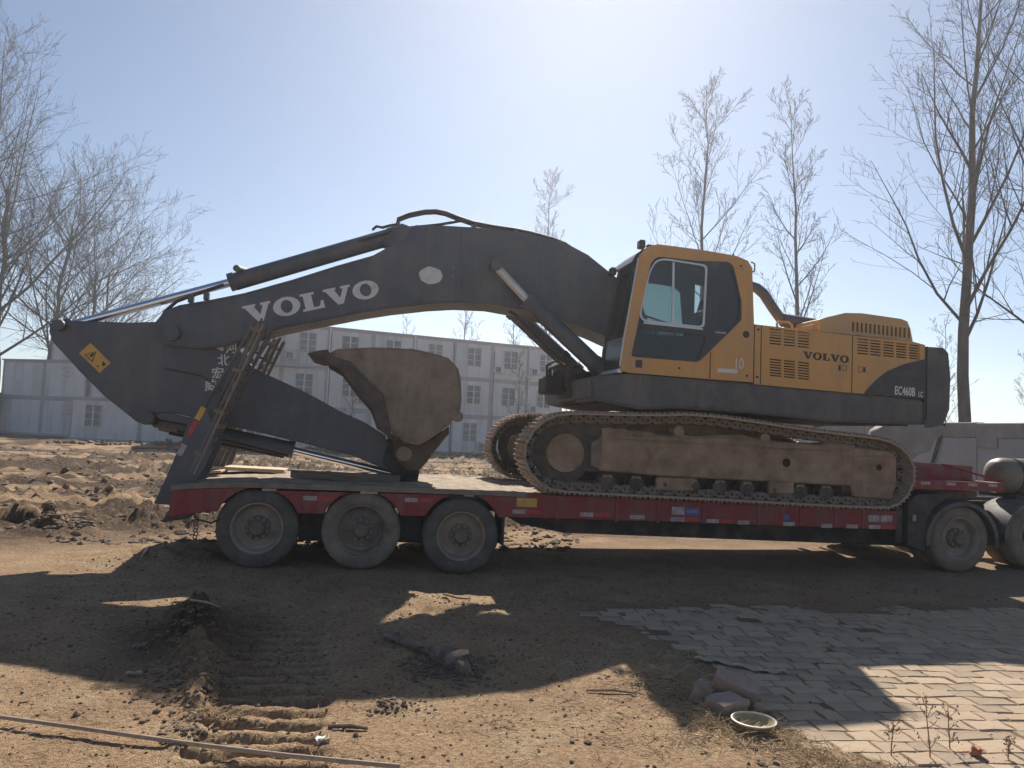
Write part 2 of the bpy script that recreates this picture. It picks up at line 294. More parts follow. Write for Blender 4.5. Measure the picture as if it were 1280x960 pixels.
def terrain(x, y):
    h = 0.022*fbm(x, y, 0.7, 3)+0.018*fbm(x, y, 3.0, 4)+0.006*fbm(x, y, 14.0, 3, 0.6)
    # churned field behind and left of the trailer
    fld = sstep(1.0, 4.5, y-0.35*np.clip(x, -4, 12)+0.8*np.minimum(x+2, 0)*-0.6)*(1-sstep(40, 46, y))
    ridge = 1-np.abs(2*(fbm(x*0.35+y*0.10, y*1.0, 1.0, 2)))*2
    wx, wy = x+.6*fbm(x, y, .5, 2), y+.6*fbm(x+31, y, .5, 2)
    rid = (1-np.abs(2.2*fbm(wx*.55, wy*1.0, 1.5, 5, .66)))**3; lump = np.clip(fbm(wx, wy, 2.6, 5, .72)-.05, 0, 1)
    pat = np.clip(.6+1.6*fbm(x*.5, y, .22, 3), 0.2, 1.1)
    h = h+fld*(0.05*fbm(x*.5, y, .35, 2)+pat*(0.14*np.clip(rid, 0, 1)+0.42*lump)-.04)
    # smooth truck lane
    lane = sstep(-2.4, -0.8, y)*(1-sstep(3.0, 4.5, y)); h = h*(1-0.65*lane)
    h = h+lane*np.interp(x, [-3,0.3,1.36,2.6,6,8.8,9.9,13], [0,0,-.055,-.01,0.0,.03,.075,.08])
    # crawler print with grouser bars
    cx = -0.545+0.10*(y+4.4)*-1*0.6; inr = sstep(0.42, 0.31, np.abs(x-cx)+.07*fbm(x, y, 6, 3, .6))*sstep(-6.3, -5.9, y)*(1-sstep(-2.9, -2.2, y))
    ph = (y+0.04*np.sin(3*x)+.025*fbm(x, y, 2.5, 3))/0.205
    bar = np.abs((ph-np.floor(ph))-0.5)*2
    h = h-lane*.018*np.exp(-((y+1.05+.12*np.sin(x*.7)+.06*fbm(x,y,1.5,2))/.16)**2)*(1+.5*np.sin(x*28))
    h = h-inr*(0.010+0.085*sstep(0.35, 0.85, bar)*(0.6+.8*np.clip(fbm(x, y, 3.2, 4, .6)+0.4, 0, 1))+.02*fbm(x, y, 16, 3, .7))
    # earth berm pushed up along the print
    bx = np.interp(y, [-5.6,-4.85,-3.84,-2.9,-2.3], [-0.86,-0.9,-1.12,-1.3,-1.5]); bh = np.interp(y, [-5.7,-5.1,-4.3,-3.6,-2.8,-2.3,-1.9], [0,.05,.10,.15,.16,.08,0])
    bw = np.interp(y, [-5.6,-4.5,-3.4,-2.6], [.07,.10,.20,.26])
    h = h+bh*np.exp(-((x-bx)/bw)**2)*(1+1.5*fbm(x, y, 5.0, 4, .7))
    for mx, my, mr, mh in ((0.30,-4.86,.11,.05),(2.25,-4.55,.32,.07),(-2.3,1.0,.9,.10),(-4.6,3.0,.5,.2),(-0.05,-1.95,1.3,.03),(1.0,-2.1,.7,.05),(2.35,-5.2,.22,.05)):
        h = h+mh*np.exp(-((x-mx)**2+(y-my)**2)/mr**2)*(1+0.9*fbm(x, y, 6.0, 3, .6))
    pm = pave_mask(x, y); h = h*(1-0.8*pm)-0.012*pm
    return h
GRID = {}
def hz(x, y):            # height of the ground mesh itself, bilinear
    xs, ys, Z = GRID['g']; i = min(max(int(np.searchsorted(xs, x))-1, 0), len(xs)-2); j = min(max(int(np.searchsorted(ys, y))-1, 0), len(ys)-2)
    fx = (x-xs[i])/(xs[i+1]-xs[i]); fy = (y-ys[j])/(ys[j+1]-ys[j])
    return float((Z[j,i]*(1-fx)+Z[j,i+1]*fx)*(1-fy)+(Z[j+1,i]*(1-fx)+Z[j+1,i+1]*fx)*fy)
S={
 'boom':[(3.636,4.322),(3.244,4.585),(2.859,4.748),(2.297,4.832),(1.808,4.847),(1.327,4.838),(0.855,4.817),(0.599,4.793),(0.459,4.578),(0.027,4.293),(-0.481,4.098),(-1.064,3.854),(-1.708,3.61),(-2.124,3.488),(-2.544,3.379),(-2.724,3.288),(-2.845,3.114),(-2.853,2.927),(-2.702,2.816),(-2.236,2.791),(-1.873,2.859),(-1.617,2.998),(-1.046,3.184),(-0.086,3.446),(0.352,3.548),(0.89,3.647),(1.311,3.702),(1.811,3.716),(2.348,3.659),(3.06,3.516),(3.481,3.386),(4.13,3.146),(4.357,3.346),(4.099,4.011)],
 'arm':[(-4.19,3.036),(-4.134,3.083),(-3.817,3.084),(-3.213,3.104),(-2.804,3.144),(-2.175,3.121),(-1.728,2.79),(-1.542,2.575),(-0.782,2.265),(-0.335,2.036),(0.045,1.881),(0.327,1.721),(0.428,1.551),(0.624,1.536),(0.677,1.399),(0.581,1.245),(0.528,1.163),(0.353,1.226),(-0.086,1.394),(-0.762,1.539),(-1.336,1.662),(-1.909,1.771),(-2.566,1.896),(-2.76,1.865),(-2.792,1.732),(-2.914,1.715),(-3.018,1.754),(-3.445,2.082),(-3.767,2.39),(-4.131,2.769),(-4.19,2.906)],
 'armcyl_barrel':[(-1.943,3.822),(0.412,4.743)],
 'armcyl_rod':[(-4.069,3.036),(-1.943,3.811)],
 'bktcyl_barrel':[(-2.779,1.766),(-0.966,1.443)],
 'bktcyl_rod':[(-0.966,1.443),(0.638,1.09)],
 'boomcyl':[(2.035,4.106),(2.308,3.892),(3.352,3.074),(3.419,2.935)],
 'boomcyl2':[(2.293,4.018),(3.628,2.812)],
 'bkt_side':[(-0.523,2.775),(-0.378,2.872),(0.106,2.925),(0.613,2.935),(0.895,2.897),(1.157,2.834),(1.3,2.695),(1.342,2.55),(1.367,2.268),(1.352,2.097),(1.204,1.888),(0.955,1.687),(0.804,1.592),(0.592,1.628),(0.372,1.851),(0.261,2.278),(0.067,2.445),(-0.196,2.696)],
 'bkt_cut':[(-0.576,2.792),(-0.196,2.705),(0.066,2.455),(0.271,2.289),(0.393,1.841),(0.424,1.677),(0.243,1.79),(0.131,2.061),(-0.053,2.25),(-0.33,2.587),(-0.55,2.706)],
 'bkt_ear':[(0.386,1.76),(0.607,1.633),(0.825,1.585),(1.059,1.72),(1.235,1.877),(1.241,1.762),(1.064,1.606),(0.961,1.373),(0.843,1.232),(0.662,1.226),(0.532,1.347)],
 'bkt_link':[(0.4,1.665),(0.568,1.533),(0.756,1.25),(0.862,1.218),(0.836,1.043),(0.629,1.025),(0.567,1.116),(0.327,1.316)],
 'bkt_pin':[(0.615,1.464)],
 'bkt_tooth':[(-0.74,2.769),(-0.563,2.857)],
 'cab_out':[(3.491,2.809),(3.506,3.116),(3.716,4.405),(3.816,4.527),(3.971,4.578),(4.634,4.556),(5.176,4.515),(5.356,4.459),(5.427,4.362),(5.476,3.573),(5.508,2.701),(4.811,2.71),(3.622,2.732),(3.493,2.761)],
 'cab_black':[(3.632,2.957),(3.876,4.307),(3.977,4.403),(4.639,4.392),(5.056,4.42),(5.14,4.363),(5.277,3.864),(5.284,3.585),(4.645,2.94)],
 'cab_win':[(3.742,3.551),(3.867,4.181),(3.953,4.338),(4.083,4.375),(4.721,4.333),(4.701,3.444),(4.192,3.458),(3.801,3.473)],
 'cab_winlow':[(3.742,3.316),(3.78,3.351),(4.539,3.34),(4.753,3.322),(4.63,2.969),(3.792,2.999),(3.752,3.046)],
 'cab_winrear':[(4.91,4.319),(5.072,4.35),(5.122,4.306),(5.255,3.863),(5.236,3.582),(5.072,3.431),(4.91,3.433)],
 'cab_slider':[(4.215,4.185),(4.24,3.449)],
 'cab_seams':[(4.813,3.088),(4.811,2.713),(5.493,3.473),(5.5,2.701),(5.589,3.479),(5.609,2.694)],
 'cab_plug':[(5.358,3.382)],
 'cab_ten':[(5.195,2.897),(4.927,2.869),(5.252,2.805),(3.766,2.87)],
 'cab_front_far':[(3.648,4.348),(4.075,4.695),(3.405,2.735),(3.819,2.856)],
 'hood_out':[(5.479,3.542),(7.054,3.481),(8.074,3.459),(8.285,3.422),(8.296,2.605),(7.076,2.63),(5.502,2.676)],
 'hood_swoosh':[(7.265,2.63),(7.361,2.745),(7.485,2.865),(7.653,2.988),(7.936,3.111),(8.288,3.207),(8.296,2.6)],
 'slot0':[(5.724,3.5),(5.911,3.496),(5.912,3.476),(5.724,3.48)],
 'slot1':[(5.725,3.458),(5.912,3.454),(5.913,3.434),(5.726,3.439)],
 'slot2':[(5.726,3.416),(5.913,3.412),(5.914,3.392),(5.727,3.397)],
 'slot3':[(5.727,3.375),(5.914,3.37),(5.915,3.35),(5.728,3.355)],
 'slot4':[(5.728,3.333),(5.915,3.328),(5.916,3.308),(5.729,3.313)],
 'slot5':[(5.729,3.291),(5.916,3.286),(5.917,3.267),(5.73,3.272)],
 'slot6':[(5.735,3.061),(5.922,3.055),(5.923,3.035),(5.736,3.041)],
 'slot7':[(5.736,3.023),(5.923,3.016),(5.924,2.997),(5.737,3.003)],
 'slot8':[(5.737,2.984),(5.924,2.977),(5.925,2.958),(5.738,2.965)],
 'slot9':[(5.738,2.946),(5.925,2.939),(5.926,2.919),(5.739,2.926)],
 'slot10':[(5.739,2.908),(5.926,2.9),(5.927,2.88),(5.74,2.888)],
 'slot11':[(5.74,2.869),(5.927,2.861),(5.928,2.841),(5.741,2.85)],
 'slot12':[(5.741,2.831),(5.928,2.822),(5.929,2.803),(5.742,2.812)],
 'slot13':[(5.949,3.493),(6.135,3.489),(6.135,3.469),(5.949,3.473)],
 'slot14':[(5.95,3.451),(6.136,3.446),(6.136,3.427),(5.95,3.432)],
 'slot15':[(5.951,3.409),(6.137,3.404),(6.137,3.385),(5.951,3.39)],
 'slot16':[(5.952,3.367),(6.138,3.362),(6.138,3.343),(5.952,3.348)],
 'slot17':[(5.953,3.326),(6.139,3.32),(6.139,3.301),(5.953,3.306)],
 'slot18':[(5.954,3.284),(6.14,3.278),(6.14,3.259),(5.954,3.264)],
 'slot19':[(5.96,3.052),(6.145,3.046),(6.146,3.027),(5.96,3.033)],
 'slot20':[(5.961,3.014),(6.146,3.007),(6.147,2.988),(5.961,2.994)],
 'slot21':[(5.962,2.976),(6.147,2.968),(6.148,2.949),(5.962,2.956)],
 'slot22':[(5.963,2.937),(6.148,2.929),(6.149,2.91),(5.963,2.917)],
 'slot23':[(5.964,2.899),(6.149,2.891),(6.15,2.871),(5.964,2.879)],
 'slot24':[(5.965,2.86),(6.15,2.852),(6.151,2.832),(5.965,2.841)],
 'slot25':[(5.966,2.822),(6.151,2.813),(6.151,2.793),(5.966,2.802)],
 'slot26':[(6.173,3.486),(6.36,3.481),(6.36,3.462),(6.173,3.466)],
 'slot27':[(6.174,3.444),(6.361,3.439),(6.361,3.419),(6.174,3.424)],
 'slot28':[(6.175,3.402),(6.362,3.397),(6.362,3.377),(6.175,3.382)],
 'slot29':[(6.176,3.36),(6.363,3.355),(6.363,3.335),(6.176,3.34)],
 'slot30':[(6.177,3.318),(6.364,3.313),(6.364,3.293),(6.177,3.298)],
 'slot31':[(6.178,3.276),(6.365,3.271),(6.365,3.251),(6.178,3.256)],
 'slot32':[(6.183,3.044),(6.37,3.038),(6.371,3.018),(6.184,3.024)],
 'slot33':[(6.184,3.005),(6.371,2.999),(6.372,2.979),(6.185,2.985)],
 'slot34':[(6.185,2.967),(6.372,2.959),(6.372,2.94),(6.185,2.947)],
 'slot35':[(6.186,2.928),(6.373,2.92),(6.373,2.901),(6.186,2.908)],
 'slot36':[(6.187,2.889),(6.374,2.881),(6.374,2.861),(6.187,2.87)],
 'slot37':[(6.188,2.851),(6.375,2.842),(6.375,2.822),(6.188,2.831)],
 'slot38':[(6.189,2.812),(6.376,2.803),(6.376,2.783),(6.189,2.793)],
 'slot39':[(7.144,3.449),(7.326,3.443),(7.326,3.423),(7.144,3.429)],
 'slot40':[(7.145,3.406),(7.327,3.401),(7.327,3.381),(7.145,3.386)],
 'slot41':[(7.145,3.364),(7.328,3.358),(7.328,3.338),(7.146,3.344)],
 'slot42':[(7.146,3.322),(7.328,3.316),(7.329,3.296),(7.147,3.302)],
 'slot43':[(7.147,3.28),(7.329,3.274),(7.329,3.254),(7.147,3.26)],
 'slot44':[(7.148,3.238),(7.33,3.231),(7.33,3.211),(7.148,3.218)],
 'slot45':[(7.36,3.44),(7.535,3.434),(7.535,3.414),(7.36,3.42)],
 'slot46':[(7.361,3.399),(7.536,3.393),(7.536,3.372),(7.361,3.379)],
 'slot47':[(7.361,3.358),(7.536,3.351),(7.537,3.331),(7.362,3.337)],
 'slot48':[(7.362,3.316),(7.537,3.31),(7.537,3.289),(7.362,3.296)],
 'slot49':[(7.363,3.275),(7.538,3.268),(7.538,3.248),(7.363,3.255)],
 'slot50':[(7.364,3.233),(7.538,3.227),(7.539,3.206),(7.364,3.213)],
 'slot51':[(7.577,3.432),(7.754,3.425),(7.754,3.405),(7.578,3.411)],
 'slot52':[(7.578,3.391),(7.754,3.385),(7.755,3.365),(7.578,3.371)],
 'slot53':[(7.579,3.351),(7.755,3.344),(7.755,3.324),(7.579,3.33)],
 'slot54':[(7.579,3.31),(7.756,3.304),(7.756,3.283),(7.58,3.29)],
 'slot55':[(7.58,3.27),(7.756,3.263),(7.757,3.243),(7.58,3.25)],
 'slot56':[(7.581,3.229),(7.757,3.222),(7.757,3.202),(7.581,3.209)],
 'slot57':[(7.791,3.423),(7.971,3.417),(7.971,3.396),(7.791,3.402)],
 'slot58':[(7.791,3.383),(7.972,3.377),(7.972,3.356),(7.792,3.363)],
 'slot59':[(7.792,3.344),(7.972,3.337),(7.973,3.317),(7.792,3.323)],
 'slot60':[(7.793,3.304),(7.973,3.297),(7.973,3.277),(7.793,3.284)],
 'slot61':[(7.793,3.264),(7.973,3.258),(7.974,3.237),(7.794,3.244)],
 'slot62':[(7.794,3.225),(7.974,3.218),(7.974,3.198),(7.794,3.204)],
 'slot63':[(8.011,3.414),(8.193,3.408),(8.193,3.387),(8.012,3.394)],
 'slot64':[(8.012,3.375),(8.194,3.369),(8.194,3.349),(8.012,3.355)],
 'slot65':[(8.012,3.337),(8.194,3.33),(8.194,3.31),(8.013,3.316)],
 'slot66':[(8.013,3.298),(8.195,3.291),(8.195,3.271),(8.013,3.277)],
 'slot67':[(8.014,3.259),(8.195,3.253),(8.195,3.232),(8.014,3.239)],
 'slot68':[(8.014,3.22),(8.196,3.214),(8.196,3.193),(8.014,3.2)],
 'hood_text':[(6.231,3.21),(6.999,3.183),(6.266,3.098)],
 'hood_text2':[(7.766,2.646),(8.149,2.628),(7.764,2.767),(8.166,2.629),(8.236,2.622)],
 'hood_latch':[(6.847,3.034),(6.981,2.944),(7.169,3.028),(7.304,2.938)],
 'hood_box':[(6.771,3.572),(6.766,3.753),(6.865,3.791),(7.208,3.889),(7.498,3.905),(8.176,3.866),(8.29,3.834),(8.343,3.731),(8.391,3.527)],
 'hood_boxslot':[(7.326,3.766),(8.343,3.726),(7.329,3.615),(8.345,3.572)],
 'pipe':[(6.013,4.36),(6.154,4.332),(6.283,4.237),(6.444,4.027),(6.591,3.854),(6.735,3.799),(7.252,3.795)],
 'handle':[(5.965,3.589),(5.951,3.631),(5.978,3.65),(6.142,3.652),(6.198,3.585)],
 'cw':[(8.295,3.424),(8.626,3.421),(8.711,3.341),(8.757,2.977),(8.748,2.49),(8.626,2.267),(8.42,2.221),(8.311,2.216)],
 'frame':[(3.062,2.645),(3.627,2.721),(5.517,2.679),(7.296,2.622),(8.322,2.591),(8.327,2.217),(6.766,2.194),(5.554,2.255),(4.39,2.278),(3.798,2.227),(3.12,2.327)],
 'turntable':[(3.871,2.398),(5.865,2.309),(5.869,2.169),(3.88,2.14)],
 'fblock':[(2.96,2.959),(3.41,2.741),(3.426,2.326),(3.073,2.333),(2.96,2.655)],
 'boom_text':[(-1.729,3.412),(0.119,3.895),(-1.419,3.268),(0.106,3.967)],
 'boom_blob':[(0.881,4.071),(0.707,4.057),(0.874,4.201)],
 'boom_bar':[(1.778,4.328),(2.302,3.94)],
 'hose_top':[(0.367,4.859),(0.372,4.945),(0.536,5.028),(0.759,5.098),(0.929,5.124),(1.082,5.11),(1.277,5.052),(1.511,4.996),(1.825,4.967),(2.16,4.95)],
 'hose_top2':[(2.124,4.952),(2.379,4.938),(2.765,4.897),(2.962,4.839),(3.229,4.684),(3.497,4.541)],
 'arm_text':[(-1.849,2.82),(-1.939,2.641),(-2.004,2.455),(-2.087,2.279),(-2.007,2.81)],
 'arm_stick':[(-3.664,2.793),(-3.391,2.539),(-3.521,2.39),(-3.796,2.645)],
 'beam_top':[(-2.239,0.994),(-2.095,1.037),(-1.441,1.077),(0.125,1.064),(2.008,1.024),(4.738,0.933),(7.753,0.914)],
 'ramp_near':[(-2.53,0.748),(-2.401,1.092),(-2.274,1.471),(-2.164,1.841),(-2.035,1.929),(-1.928,2.078),(-1.823,2.279),(-1.618,2.779),(-1.434,3.168),(-1.358,3.237),(-1.281,3.137),(-1.417,2.729),(-1.655,2.092),(-1.887,1.445),(-1.985,1.156),(-2.187,0.726)],
 'ramp_far':[(-1.908,2.886),(-1.473,3.19),(-1.408,3.119),(-1.672,2.526),(-2.003,1.031),(-2.232,0.962)],
 'goose':[(8.172,1.335),(9.748,1.26),(9.747,1.419),(9.178,1.596),(8.168,1.646),(8.171,1.407)],
 'goose_rail':[(8.171,1.407),(9.733,1.382),(9.734,1.248),(8.174,1.264)],
 'goose_farwall':[(8.81,1.63),(10.713,1.589),(10.714,1.36),(8.814,1.354)],
 'tank':[(9.86,1.487),(10.018,1.754),(10.238,1.774),(9.978,1.279)],
 'mudguard':[(8.335,0.318),(8.398,0.694),(8.557,0.932),(8.829,1.057),(9.132,1.041),(9.384,0.832),(9.526,0.572),(9.569,0.334)],
 'tyreT2':[(9.878,0.578)],
 'deckboard':[(-2.075,1.042),(-1.012,1.074),(-1.914,1.129),(-1.036,1.137)],
 'darkbeam':[(-0.898,1.071),(-0.905,1.177),(0.557,1.138),(0.561,1.051)],
 'plate_y':[(2.075,0.973),(2.352,0.853)],
 'plate_b':[(4.265,0.91),(4.671,0.788),(4.454,0.904)],
 'reflect':[(2.179,0.817),(2.365,0.821),(3.064,0.795),(3.29,0.8),(3.77,0.779),(4.364,0.759),(4.565,0.763),(4.815,0.747),(5.044,0.74),(5.286,0.734),(5.937,0.737),(6.527,0.715),(6.987,0.712),(7.493,0.711)],
 'reflect_hi':[(7.4,0.825),(7.623,0.83),(-1.112,1.007),(0.149,1.003),(1.431,0.997),(-0.662,0.93),(0.672,0.935),(-0.466,0.935)],
 'track':[(2.09,1.55),(2.247,1.904),(2.501,2.096),(3.941,2.164),(4.406,2.197),(4.881,2.186),(6.106,2.073),(7.253,1.996),(7.778,1.855),(7.995,1.513),(7.919,1.22),(7.661,0.96),(6.131,1.002),(4.915,1.059),(2.631,1.083)],
}
# ================================================================== GROUND
def axis(lo, hi, step, out_lo, out_hi, g):
    core = list(np.arange(lo, hi+1e-6, step)); a = []; s = step; p = lo
    while p > out_lo: s *= g; p -= s; a.append(p)
    b = []; s = step; p = hi
    while p < out_hi: s *= g; p += s; b.append(p)
    return np.array(a[::-1]+core+b)
def build_ground():
    xs = axis(-3.4, 6.2, 0.034, -320, 320, 1.03); ys = axis(-6.9, 0.5, 0.034, -320, 320, 1.02)
    ys = np.concatenate([ys[ys < -6.9][::6], ys[ys >= -6.9]])
    X, Y = np.meshgrid(xs, ys); Z = terrain(X, Y); nx, ny = len(xs), len(ys); GRID['g'] = (xs, ys, Z)
    far = np.hypot(X, Y) > 120; Z[far] *= 0.2
    co = np.stack([X, Y, Z], -1).reshape(-1, 3).astype(np.float32)
    i = (np.arange(ny-1)[:, None]*nx+np.arange(nx-1)[None, :]).ravel()
    q = np.stack([i, i+1, i+nx+1, i+nx], 1).astype(np.int32)
    me = bpy.data.meshes.new('ground'); me.vertices.add(len(co)); me.vertices.foreach_set('co', co.ravel())
    me.loops.add(q.size); me.loops.foreach_set('vertex_index', q.ravel()); me.polygons.add(len(q))
    me.polygons.foreach_set('loop_start', np.arange(len(q), dtype=np.int32)*4); me.polygons.foreach_set('loop_total', np.full(len(q), 4, np.int32))
    me.update(calc_edges=True); me.shade_smooth()
    x, y = X.ravel(), Y.ravel()
    greymask = sstep(1.6, 3.4, x)*sstep(-3.2, -1.6, y+0.5*fbm(x, y, 0.6, 3))*(1-sstep(0.2, 1.6, y+0.7*fbm(x, y, 0.8, 3)))  # greyer tone in a band in front of the trailer
    pm_ = pave_mask(x, y); greymask = np.clip(greymask*(1-pm_)*np.clip(.3+1.5*fbm(x, y, .8, 4, .65), 0, .75)+0.15*pm_, 0, 1)
    soil_shade = np.clip(np.exp(-(((x+1.35)/.55)**2+((y+3.1)/.9)**2))+sstep(1.5, 5, y+0.6*np.minimum(x+2,0)*-1)*np.clip(0.78+2.6*fbm(x*.35, y, .8, 5, .68), 0, 1)+.5*pm_, 0, 1)  # dark turned soil; field tone also carries the shade of its slopes
    for nm, arr in (('grey_tone', greymask), ('turned_shade', soil_shade)):
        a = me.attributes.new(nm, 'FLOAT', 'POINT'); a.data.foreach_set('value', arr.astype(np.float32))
    m = bpy.data.materials.new('earth_ground'); m.use_nodes = True; nt = m.node_tree; b = nt.nodes['Principled BSDF']
    tc = N(nt, 'ShaderNodeTexCoord')
    def noise(s, d=8, r=.62, st=None):
        n = N(nt, 'ShaderNodeTexNoise'); n.inputs['Scale'].default_value = s; n.inputs['Detail'].default_value = d; n.inputs['Roughness'].default_value = r
        if st:
            mp = N(nt, 'ShaderNodeMapping'); mp.inputs['Scale'].default_value = st; nt.links.new(tc.outputs['Object'], mp.inputs[0]); nt.links.new(mp.outputs[0], n.inputs['Vector'])
        else: nt.links.new(tc.outputs['Object'], n.inputs['Vector'])
        return n.outputs[0]
    def ramp(f, stops):
        r = N(nt, 'ShaderNodeValToRGB'); e = r.color_ramp.elements
        while len(e) < len(stops): e.new(0.5)
        for k, (p, c) in enumerate(stops): e[k].position = p; e[k].color = (*[min(.55, v*g_) for v, g_ in zip(c, (1.95, 1.78, 1.64))], 1)
        nt.links.new(f, r.inputs[0]); return r.outputs[0]
    def mix(f, a, bb):
        x = N(nt, 'ShaderNodeMix', data_type='RGBA'); nt.links.new(f, x.inputs[0]); nt.links.new(a, x.inputs[6]); nt.links.new(bb, x.inputs[7]); return x.outputs[2]
    base = ramp(noise(1.6, 9, .68), [(.34,(.115,.078,.050)),(.5,(.235,.165,.105)),(.66,(.34,.25,.165))])
    fine = ramp(noise(30, 9, .78), [(.36,(.062,.043,.030)),(.47,(.19,.134,.087)),(.56,(.29,.21,.137)),(.66,(.42,.33,.235))])
    fm = N(nt, 'ShaderNodeMix', data_type='RGBA'); fm.inputs[0].default_value = .6; nt.links.new(base, fm.inputs[6]); nt.links.new(fine, fm.inputs[7])
    gr = ramp(noise(42, 8, .8), [(.34,(.07,.056,.045)),(.5,(.185,.15,.118)),(.66,(.32,.268,.215))])
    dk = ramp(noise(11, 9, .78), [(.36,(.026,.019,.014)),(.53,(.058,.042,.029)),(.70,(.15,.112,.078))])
    at = N(nt, 'ShaderNodeAttribute', attribute_name='grey_tone'); at2 = N(nt, 'ShaderNodeAttribute', attribute_name='turned_shade')
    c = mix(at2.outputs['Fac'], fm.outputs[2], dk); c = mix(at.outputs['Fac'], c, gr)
    nt.links.new(c, b.inputs['Base Color']); b.inputs['Roughness'].default_value = .95; b.inputs['Specular IOR Level'].default_value = .15
    bp = N(nt, 'ShaderNodeBump'); bp.inputs['Strength'].default_value = .9; bp.inputs['Distance'].default_value = .035
    ad = N(nt, 'ShaderNodeMath', operation='ADD'); nt.links.new(noise(22, 8, .7), ad.inputs[0]); nt.links.new(noise(90, 3, .6), ad.inputs[1])
    mu = N(nt, 'ShaderNodeMath', operation='MULTIPLY_ADD'); nt.links.new(at2.outputs['Fac'], mu.inputs[0]); m5 = N(nt, 'ShaderNodeMath', operation='MULTIPLY'); m5.inputs[1].default_value = 5.0; nt.links.new(noise(4.5, 9, .66), m5.inputs[0]); nt.links.new(m5.outputs[0], mu.inputs[1]); nt.links.new(ad.outputs[0], mu.inputs[2]); nt.links.new(mu.outputs[0], bp.inputs['Height']); nt.links.new(bp.outputs[0], b.inputs['Normal'])
    me.materials.append(m)
    return link('ground', me, kind='structure', label='bare tan earth with tracked prints, churned soil and gravel')
build_ground()
# ------------------------------------------------------------------ paving: each stone a piece of the pavement
def in_view(x, y, z=0, mx=60):
    d = Vector((x,y,z))-Vector(CAM); w = d.dot(fwd)
    if w < 1: return False
    u, v = 640+964*d.dot(rt)/w, 480-964*d.dot(up)/w
    return -mx < u < 1280+mx and -mx < v < 960+mx
def build_paving():
    rng = random.Random(11); a = math.radians(-5); ca, sa = math.cos(a), math.sin(a); stones = []
    L, W = 0.24, 0.168; jit = {}
    def corner(i, j):      # jittered lattice, shared between neighbours of one row line
        if (i,j) not in jit: jit[(i,j)] = (rng.uniform(-.06,.06), rng.uniform(-.03,.03))
        return jit[(i,j)]
    for r in range(-6, 50):
        off = (r % 2)*0.5+0.1*math.sin(r*2.1)
        for k in range(-2, 40):
            def P(kk, rr): 
                dx, dy = corner((r*1000+kk) , r); u = (kk+off)*L+dx; v = rr*W+.016*math.sin(u*5.3+rr*2.1)+.011*math.sin(u*11.7+rr*4.3)+.03*math.sin(u*.8+rr*.35)
                return (1.7+u*ca-v*sa, -8.2+u*sa+v*ca)
            q = [P(k,r), P(k+1,r), P(k+1,r+1), P(k,r+1)]
            cx, cy = sum(p[0] for p in q)/4, sum(p[1] for p in q)/4
            if not in_view(cx, cy): continue
            if pave_mask(np.array([cx]), np.array([cy]))[0] < 0.12 or rng.random() < .012: continue
            stones.append((math.dist((cx,cy), CAM[:2]), q, cx, cy))
    stones.sort(key=lambda t: t[0])
    pave = link('pavement', None, kind='structure', label='uneven stone paving at the lower right of the yard')
    bed = MB()
    rest = MB()
    def stone(mb, q, cx, cy, ox, oy):
        g = rng.uniform(.002,.009); pts = []
        for i in range(4):
            p, n = q[i], q[(i+1)%4]
            pts.append(p); pts.append((lerp(p,n,.5)[0]+rng.uniform(-.012,.012), lerp(p,n,.5)[1]+rng.uniform(-.012,.012)))
        def sh(p, d):
            dx, dy = cx-p[0], cy-p[1]; l = math.hypot(dx,dy); return (p[0]+dx/l*d, p[1]+dy/l*d)
        zt = rng.uniform(-.006,.004)-0.003-.03*(1-float(pave_mask(np.array([cx]), np.array([cy]))[0])); tx, ty = rng.uniform(-.022,.022), rng.uniform(-.022,.022); n = 8; vs = []
        for d, z in ((g,-.07),(g,zt-.008),(g+.007,zt)):
            for p in pts:
                s = sh(p,d); vs.append((s[0]-ox, s[1]-oy, z+(s[0]-cx)*tx+(s[1]-cy)*ty))
        vs.append((cx-ox, cy-oy, zt+.003))
        fs = [(l*n+k, l*n+(k+1)%n, (l+1)*n+(k+1)%n, (l+1)*n+k) for l in (0,1) for k in range(n)]+[(2*n+k, 2*n+(k+1)%n, 3*n) for k in range(n)]
        mb.add(vs, fs)
    mats = [M['stone'], mat('paving_stone_pale', (.30,.23,.162), (.35,.272,.198), 2.4, .9, dust=(.27,.2,.14), damt=.4, bump=.45, bscale=24, spec=.08), mat('paving_stone_dark', (.205,.155,.112), (.27,.206,.150), 2.4, .9, dust=(.25,.205,.155), damt=.35, bump=.45, bscale=24, spec=.08)]
    for i, (d, q, cx, cy) in enumerate(stones):
        if i < 300:
            mb = MB(); stone(mb, q, cx, cy, cx, cy)
            mb.obj('paving_stone', rng.choice(mats), pave, smooth=30, loc=(cx,cy,0))
        else: stone(rest, q, cx, cy, 0, 0)
    if rest.v: rest.obj('farther_paving_stones', mats[0], pave, smooth=30, kind='stuff')
build_paving()
